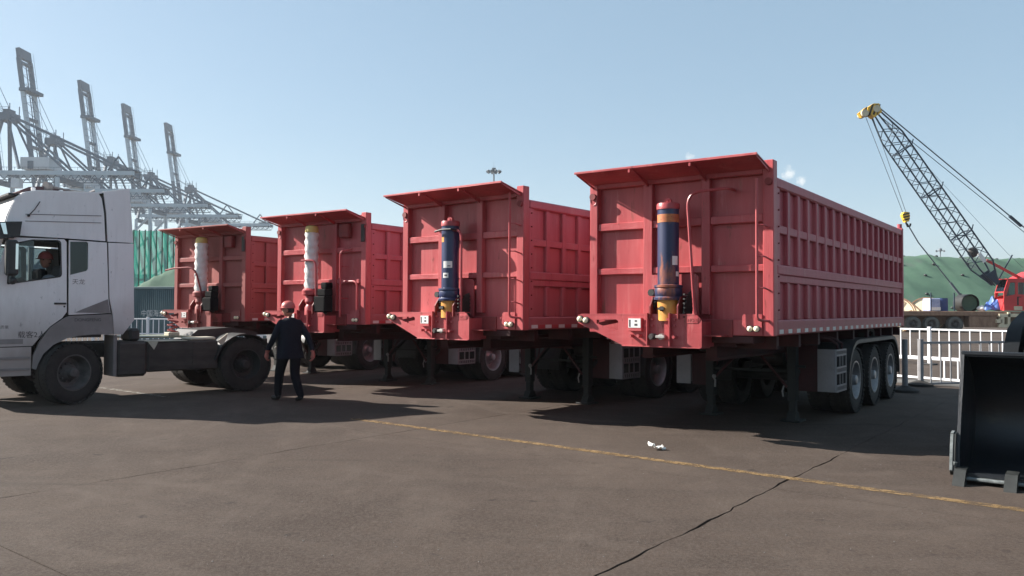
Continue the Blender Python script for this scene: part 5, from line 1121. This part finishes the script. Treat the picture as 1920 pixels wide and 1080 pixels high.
MB().prism([(2.35, -0.15), (2.35, 0.15), (3.15, 0.15), (3.15, -0.15)], lambda u, w_, t: tuple(bA + bd * (u - 0.3) + bn * w_ * 1.0 + Vector((0, -0.68 + t, 0))), -0.02, 0.02).build('boom_plate', 'label', KT)
q = MB()
for i, (s0, s1) in enumerate(((1.15, 1.4), (1.5, 1.7), (1.8, 2.0))): q.prism([(bl - s0, -0.05), (bl - s1, -0.05), (bl - s1, 0.16), (bl - s0, 0.16)], lambda u, w_, t: tuple(bA + bd * u + bn * w_ + Vector((0, -0.40 + t, 0))), -0.01, 0.01)
q.bar(bA + bd * (bl - 2.1) + bn * -0.3 + Vector((0, -0.5, 0)), bA + bd * (bl - 2.6) + bn * 0.35 + Vector((0, -0.5, 0)), 0.05, 0.05); q.build('boom_lettering', 'white_print', KT)
# striped head
hd = [kp(1636, 222), kp(1650, 212), kp(1645, 196), kp(1634, 196), kp(1623, 204), kp(1624, 212)]
hq = MB(); hq.prism([(p.x, p.z) for p in hd], lambda u, v, t: (u, t, v), -0.35, 0.35); hq.build('boom_head', 'hazard_yellow', KT, smooth=False)
for a, b in ((1629, 1634), (1636.5, 1641.5), (1644, 1647)):
    q = MB(); lo0, lo1 = kp(a - 4, 216), kp(b - 6, 218); hi0, hi1 = kp(a + 2, 198), kp(b + 0.5, 197.5)
    q.prism([(lo0.x, lo0.z), (lo1.x, lo1.z), (hi1.x, hi1.z), (hi0.x, hi0.z)], lambda u, v, t: (u, t, v), -0.365, 0.365); q.build('hazard_stripe', 'hazard_black', KT, smooth=False)
q = MB(); q.bar(kp(1625, 206), kp(1611, 217), 0.35, 0.42); q.build('jib_nose', 'hazard_yellow', KT); MB().bar(kp(1627, 206), kp(1622, 211), 0.5, 0.5).build('nose_band', 'hazard_black', KT)
for px, py in ((1618, 214), (1640, 206)): MB().cyl(kp(px, py, -0.42), kp(px, py, 0.42), 0.28, 14).build('sheave', 'cream', KT)
hb = kp(1697, 407)
q = MB(); q.prism([(hb.x - 0.30, hb.z + 0.15), (hb.x - 0.15, hb.z + 0.38), (hb.x + 0.18, hb.z + 0.38), (hb.x + 0.30, hb.z + 0.1), (hb.x + 0.22, hb.z - 0.35), (hb.x - 0.05, hb.z - 0.42)], lambda u, v, t: (u, t, v), -0.2, 0.2); q.build('hook_block', 'hazard_yellow', KT, smooth=False)
for dz in (-0.22, 0.0, 0.22): MB().bar((hb.x - 0.26, -0.205, hb.z + dz - 0.06), (hb.x + 0.27, -0.205, hb.z + dz + 0.08), 0.012, 0.09).build('hazard_stripe', 'hazard_black', KT)
MB().tube([hb + Vector((0.05, 0, -0.4)), hb + Vector((0.2, 0, -0.75)), hb + Vector((0.38, 0, -0.7)), hb + Vector((0.42, 0, -0.5))], 0.07, 6).build('crane_hook', 'hazard_black', KT)
def rope(name, pts, r): MB().tube(pts, r, 5).build(name, 'rope', KT)
rope('hoist_rope', [kp(1621, 214), hb + Vector((-0.15, 0, 0.3))], 0.022); rope('hoist_rope', [kp(1635, 216), hb + Vector((0.1, 0, 0.3))], 0.022)
rope('tie_line', [hb + Vector((0.15, 0, -0.5)), kp(1722, 455), kp(1800, 553)], 0.05); MB().bar(kp(1782, 530), kp(1799, 552), 0.14, 0.14).build('tie_sling', 'rope', KT)
rope('pendant', [kp(1650, 203), kp(1903, 413), kp(2040, 520)], 0.05); MB().bar(kp(1893, 405), kp(1915, 424), 0.2, 0.16).build('turnbuckle', 'boom_blue', KT)
rope('pendant', [kp(1650, 206, 0.8), kp(2030, 512, 0.8)], 0.03); rope('luffing_rope', [kp(1660, 216), kp(1750, 325), kp(1890, 476), kp(1960, 540)], 0.012)
MB().bar(kp(1850, 488), kp(1912, 521), 0.14, 0.18).build('boom_stop', 'cab_red', KT)
MB().bar(kp(1872, 524), kp(1898, 478), 0.08, 0.08).build('stop_strut', 'boom_blue', KT)
# goods standing on and behind the carrier
def reel(label, px, py, r, m1, m2, spokes, dy=0.9, w_=0.8):
    c_ = at(px, py, CY); T = thing('cable_reel', label, 'reel', (c_.x, CY + dy, zd1 + r))
    for sy in (-1, 1):
        q = MB(); q.lathe([(r, -0.05), (r, 0.05), (r * 0.95, 0.05), (r * 0.95, -0.05), (r, -0.05)], (0, sy * w_ / 2, 0), 'y', 36); q.build('flange_rim', m2, T)
        q = MB(); q.lathe([(r * 0.95, -0.02), (r * 0.95, 0.02), (0.05, 0.02), (0.05, -0.02)], (0, sy * w_ / 2, 0), 'y', 32); q.build('flange_disc', m1, T)
        for k in range(spokes):
            a = 2 * math.pi * k / spokes + 0.3; MB().bar((0.1 * math.cos(a), sy * (w_ / 2 + 0.03), 0.1 * math.sin(a)), (r * 0.9 * math.cos(a), sy * (w_ / 2 + 0.03), r * 0.9 * math.sin(a)), 0.03, 0.09).build('flange_spoke', m2, T)
    MB().cyl((0, -w_ / 2, 0), (0, w_ / 2, 0), r * 0.55, 20).build('reel_core', m1, T); return T
def sunk_reel(label, px, r, m1, m2, sp2, dz):
    T = reel(label, px, 570, r, m1, m2, sp2); T.location.z = zd1 + dz; return T
r1 = sunk_reel('big cream cable reel with dark spokes, partly hidden by the nearest trailer', 1706, 1.45, 'reel_cream', 'rust_brown', 9, -0.35)
r2 = sunk_reel('big cream cable reel standing behind the blue and white drum', 1766, 1.45, 'reel_cream', 'rust_brown', 9, -0.35)
for r_ in (r1, r2): r_.location.y = CY + 2.2; r_.rotation_euler = (0, 0, math.radians(-38))
DR = thing('drum', 'blue and white wrapped drum on the carrier deck', 'drum', (cx(1759), CY + 0.2, zd1))
q = MB(); q.box(-0.80, -0.02, -0.6, 0.6, 0.0, 0.98, 0.05); q.build('wrapped_half', 'bag_pale', DR)
q = MB(); q.lathe([(0.42, 0), (0.42, 1.0)], (0.4, 0, 0), n=20, caps=True); q.build('blue_half', 'bag_blue', DR)
MB().box(-0.81, -0.02, -0.61, -0.601, 0.05, 0.3).build('wrapped_band', 'label', DR)
GT = thing('pipe_hoop', 'dark green round drum lying on the carrier deck with its end facing us', 'drum', (cx(1817), CY + 0.4, zd1 + 0.62))
q = MB(); q.lathe([(0.66, -0.6), (0.70, -0.6), (0.70, 0.6), (0.6, 0.6), (0.6, -0.45)], axis='y', n=28); q.build('hoop_shell', 'hazard_black', GT); q = MB(); q.lathe([(0.6, -0.44), (0.3, -0.40), (0.01, -0.40)], axis='y', n=28); q.build('hoop_end', 'dark_green', GT)
q = MB(); q.cyl((0, 0, 0), (0, 0, 0.02), 0.1); SB = thing('sack', 'small white sack between the green drum and the blue tarpaulin', 'sack', (cx(1836), CY - 0.3, zd1))
q = MB(); q.ball((0, 0, 0.2), (0.36, 0.3, 0.24), 12, zmin=-0.8); q.build('sack_body', 'label', SB); MB().ball((0.05, 0, 0.43), (0.08, 0.08, 0.07), 8).build('sack_neck', 'label', SB)
TP = thing('tarpaulin', 'crumpled blue tarpaulin heap left of the red crane cab', 'tarpaulin', (cx(1855), CY - 0.2, zd1))
vs = []; fs = []; n = 16
for i in range(n + 1):
    for j in range(n + 1):
        x, y = -0.75 + 1.5 * i / n, -0.6 + 1.2 * j / n; e = max(0, 1 - (x / 0.78) ** 2) * max(0, 1 - (y / 0.62) ** 2)
        vs.append((x, y, 0.95 * e ** 0.6 * (0.75 + 0.35 * math.sin(x * 5 + y * 3) * 0.6 + 0.12 * math.sin(x * 13 - y * 9)) + 0.01 + 0.25 * e * (x > 0)))
fs = [(i * (n + 1) + j, (i + 1) * (n + 1) + j, (i + 1) * (n + 1) + j + 1, i * (n + 1) + j + 1) for i in range(n) for j in range(n)]
q = MB(); q.add(vs, fs); q.build('cover_sheet', 'tarp_blue', TP, ang=25)
MB().bar((-0.35, -0.3, 0.3), (0.1, -0.35, 0.85), 0.03, 0.05).build('tie_strap', 'bag_blue', TP)
for px, la in ((1731, 'thin dark stake on the crane carrier, left of the wrapped drum'), (1774, 'thin dark stake on the crane carrier, right of the wrapped drum')):
    S_ = thing('stake', la, 'stake', (cx(px), CY - 1.15, zd1)); MB().box(-0.035, 0.035, -0.035, 0.035, 0, 1.35).build('upright', 'boom_blue', S_); MB().cyl((0, 0, 1.35), (0, 0, 1.40), 0.05, 8).build('cap', 'boom_blue', S_)

# ---------------------------------------------------------------- ship to shore gantry cranes (x landwards, z up)
def make_gantry():
    T = thing('gantry_crane', 'x', 'crane', group='ship to shore cranes with raised booms')
    P_, D_, H_ = 'crane_pale', 'crane_dark', 'crane_house'
    for x in (-4, 24):
        for y in (-9, 9): MB().bar((x, y, 2), (x, y, 50), 1.2, 1.2, up=(1, 0, 0)).build('leg', P_, T)
        MB().box(x - 0.7, x + 0.7, -8.2, 8.2, 48.5, 50.5).build('portal_beam', D_, T); MB().box(x - 0.7, x + 0.7, -8.2, 8.2, 15, 17).build('sill_beam', P_, T)
        MB().box(x - 1, x + 1, -12, 12, 0, 2).build('bogie', D_, T)
    for y in (-9, 9):
        MB().box(-3.2, 23.2, y - 0.7, y + 0.7, 15.2, 17.2).build('tie_beam', P_, T); MB().bar((-3.4, y, 18), (23.2, y, 46), 0.8, 0.8).build('leg_brace', P_, T)
    for y in (-3.4, 3.4): MB().box(-5, 50, y - 0.45, y + 0.45, 51.8, 53.4).build('main_girder', P_, T)
    for y in (-3.4, 3.4):                               # trussed walkway under each girder
        q = MB()
        for k in range(18): q.bar((-4 + 3 * k, y, 51.8), (-2.5 + 3 * k, y, 49.9), 0.22, 0.22).bar((-2.5 + 3 * k, y, 49.9), (-1 + 3 * k, y, 51.8), 0.22, 0.22)
        q.bar((-4, y, 49.9), (49, y, 49.9), 0.3, 0.3); q.build('girder_truss', D_, T)
        q = MB(); q.bar((-5, y * 1.3, 54.6), (50, y * 1.3, 54.6), 0.12, 0.12)
        for k in range(19): q.bar((-4 + 3 * k, y * 1.3, 53.4), (-4 + 3 * k, y * 1.3, 54.6), 0.1, 0.1)
        q.build('walkway_rail', D_, T)
    for x in (2, 12, 30, 40, 49): MB().box(x - 0.5, x + 0.5, -2.6, 2.6, 51.4, 53.2).build('girder_tie', D_, T)
    for y in (-5, 5):
        MB().bar((-4, y * 1.5, 50.6), (-1.5, y * 0.45, 74), 1.3, 1.3).build('frame_leg', D_, T); MB().bar((8, y * 1.3, 53.7), (0.5, y * 0.45, 74), 0.8, 0.8).build('frame_leg', D_, T)
    MB().box(-3, 2.2, -3.2, 3.2, 73, 76).box(-1.5, 1, -2, 2, 76, 77.5).build('frame_head', D_, T)
    q = MB()
    for x in (-2.5, 1.8):
        for y in (-3, 3): q.bar((x, y, 76), (x, y, 79.5), 0.25, 0.25)
    q.bar((-2.5, -3, 78), (1.8, -3, 78), 0.15, 0.15); q.build('handrail', D_, T)
    for y in (-3, 3):
        MB().bar((1, y, 75), (48, y, 53.4), 0.75, 0.75).build('back_stay', D_, T); MB().bar((1, y, 74), (24, y, 53.4), 0.8, 0.8).build('back_stay', D_, T)
    MB().box(7, 18, -4.2, 4.2, 54, 58.5).build('machine_house', H_, T); MB().box(10, 12, -4.6, -4.21, 54, 57).build('house_door', D_, T)
    MB().box(5, 8, -6.5, -3.8, 46.5, 50).build('operator_cab', H_, T)
    MB().bar((48, -3.4, 53.6), (44, -3.4, 59), 0.5, 0.5).bar((44, -3.4, 59), (40, -3.4, 53.6), 0.5, 0.5).box(43, 50, -3, 3, 53.7, 54.2).build('end_platform', D_, T)
    h0, h1 = Vector((-6, 0, 53)), Vector((-15.2, 0, 115.5)); dv = h1 - h0
    for y in (-4.2, 4.2):
        for a, b, m_ in ((0, 0.42, D_), (0.421, 0.70, P_), (0.701, 0.93, D_)):
            p, q_ = h0 + dv * a, h0 + dv * b; MB().bar((p.x, y, p.z), (q_.x, y, q_.z), 1.15, 1.7, up=(1, 0, 0)).build('boom_beam', m_, T)
    q = MB()
    for k in range(26):
        a_, b_ = h0 + dv * (0.05 + 0.033 * k), h0 + dv * (0.05 + 0.033 * (k + 1)); sg = 1 if k % 2 else -1
        q.bar((a_.x + 0.6, -3.7 * sg, a_.z), (b_.x + 0.6, 3.7 * sg, b_.z), 0.16, 0.16)
    q.build('boom_lacing', D_, T)
    q = MB()
    for y in (-4.9, 4.9):
        q.bar((h0.x + 1.5, y, h0.z), (h1.x + 1.5, y, h1.z), 0.1, 0.1)
        for k in range(20): p = h0 + dv * (k / 20); q.bar((p.x, y, p.z), (p.x + 1.5, y, p.z), 0.09, 0.09)
    q.build('boom_ladder', D_, T)
    for t in (0.12, 0.3, 0.5, 0.71, 0.9):
        p = h0 + dv * t; MB().bar((p.x, -3.3, p.z), (p.x, 3.3, p.z), 1.2, 1.4, up=(1, 0, 0)).build('boom_tie', D_, T)
    p, q_ = h0 + dv * 0.931, h1; MB().bar((p.x, 0, p.z), (q_.x, 0, q_.z), 8.6, 1.7, up=(1, 0, 0)).build('boom_tip', D_, T)
    p = h0 + dv * 0.70; MB().box(p.x - 1, p.x + 3.5, -5.5, 5.5, p.z - 0.6, p.z + 0.8).build('boom_platform', D_, T)
    for y in (-2.6, 2.6):
        for t in (0.45, 0.75):
            p = h0 + dv * t; MB().tube([(-0.5, y, 76), (p.x + 1, y, p.z)], 0.12, 5).build('fore_stay', D_, T)
        MB().tube([h0 + dv * 0.05 + Vector((0.8, y * 0.3, 0)), h0 + dv * 0.9 + Vector((0.8, y * 0.3, 0))], 0.22, 5).build('trolley_rail', D_, T)
    return T
G = make_gantry(); gl = ['gantry crane at the left edge, only its frame head and stays in view', 'tallest looking gantry crane with raised boom, above the truck cab', 'second raised gantry crane boom, over the rear of the truck cab',
      'third raised gantry crane boom, between the cab and the farthest trailer', 'farthest gantry crane, raised boom standing above the farthest trailer']
for i, (X, Y) in enumerate(((-203, 308), (-203, 354), (-203, 404), (-203.5, 450), (-199.5, 496))):
    o = G if i == 0 else copy_tree(G); o.location = (X, Y, 0); o['label'] = gl[i]
    if i == 0: o.location = (-194.5, 308, 0)

# ---------------------------------------------------------------- floodlight masts, litter
def mast(label, px, top_py, Y, r, n):
    p = at(px, top_py, Y); T = thing('floodlight_mast', label, 'light mast', (p.x, p.y, 0)); zt = p.z
    MB().tube([(0, 0, 0), (0, 0, zt)], 0.3, 10, rs=[0.45, 0.2]).build('pole', 'pole', T)
    q = MB(); q.lathe([(r * 0.86, zt - 0.2), (r * 0.9, zt), (r * 0.8, zt)], n=20)
    for k in range(4): a = k * math.pi / 2 + 0.3; q.bar((0, 0, zt - 0.1), (r * 0.9 * math.cos(a), r * 0.9 * math.sin(a), zt - 0.1), 0.12, 0.12)
    q.build('lamp_ring', 'pole', T)
    lm = MB().box(-0.3, 0.3, -0.22, 0.22, -0.35, 0.3, 0.05).mesh('floodlight', 'pole')
    for k in range(n): a = 2 * math.pi * k / n; o = bpy.data.objects.new('floodlight', lm); C.objects.link(o); o.parent = T; o.location = (r * math.cos(a), r * math.sin(a), zt - 0.1); o.rotation_euler = (0, 0.4, a)
    MB().box(-0.55, 0.55, -0.5, 0.5, zt, zt + 0.9, 0.1).build('mast_head', 'pole', T); MB().cyl((0, 0, zt + 0.9), (0, 0, zt + 2.6), 0.03, 5).build('lightning_rod', 'pole', T)
mast('floodlight mast far behind the trailer with the clean blue ram', 926, 321, 215, 1.75, 10)
mast('small distant floodlight mast above the netted stockpile', 1763, 470, 330, 1.6, 6)
pp_ = ground_at(1229, 843)
LT = thing('litter', 'crumpled white paper lying on the concrete in front of the nearest trailer', 'litter', pp_)
q = MB(); rnd = random.Random(4); vs = []; fs = []
for i in range(9):
    for j in range(6): vs.append((0.16 * (i / 8 - 0.5) + rnd.uniform(-.008, .008), 0.10 * (j / 5 - 0.5) + rnd.uniform(-.008, .008), 0.012 + abs(rnd.gauss(0.015, 0.013)) + 0.03 * (i < 4)))
fs = [(i * 6 + j, (i + 1) * 6 + j, (i + 1) * 6 + j + 1, i * 6 + j + 1) for i in range(8) for j in range(5)]
q.add(vs, fs); q.build('paper_sheet', 'paper', LT, smooth=False)
q = MB(); q.ball((0.09, -0.02, 0.018), (0.03, 0.025, 0.018), 8); q.build('paper_scrap', 'paper', LT)
ch = MB()
for k in range(90):
    p = ground_at(rnd.uniform(300, 1750), rnd.uniform(800, 1060)); s_ = rnd.uniform(0.002, 0.006)
    a = rnd.random() * 6; ch.box(-s_, s_, -s_ * 0.7, s_ * 0.7, 0, s_ * 0.8, s_ * 0.2, Matrix.Translation((p.x, p.y, 0)) @ Matrix.Rotation(a, 4, 'Z'))
tag(ch.build('pebbles', 'kerb'), kind='stuff')

# ---------------------------------------------------------------- haze
hz = bpy.data.materials.new('haze_air'); hz.use_nodes = True; N = hz.node_tree.nodes
N.remove(N['Principled BSDF']); pv_ = N.new('ShaderNodeVolumePrincipled'); pv_.inputs['Color'].default_value = (0.86, 0.91, 0.96, 1); pv_.inputs['Density'].default_value = 0.0002; pv_.inputs['Anisotropy'].default_value = 0.2
hz.node_tree.links.new(pv_.outputs[0], [n for n in N if n.type == 'OUTPUT_MATERIAL'][0].inputs['Volume']); M['haze'] = hz
q = MB(); q.box(-1110, 1110, -310, 1110, -1.3, 122); tag(q.build('haze', 'haze', smooth=False), kind='stuff')
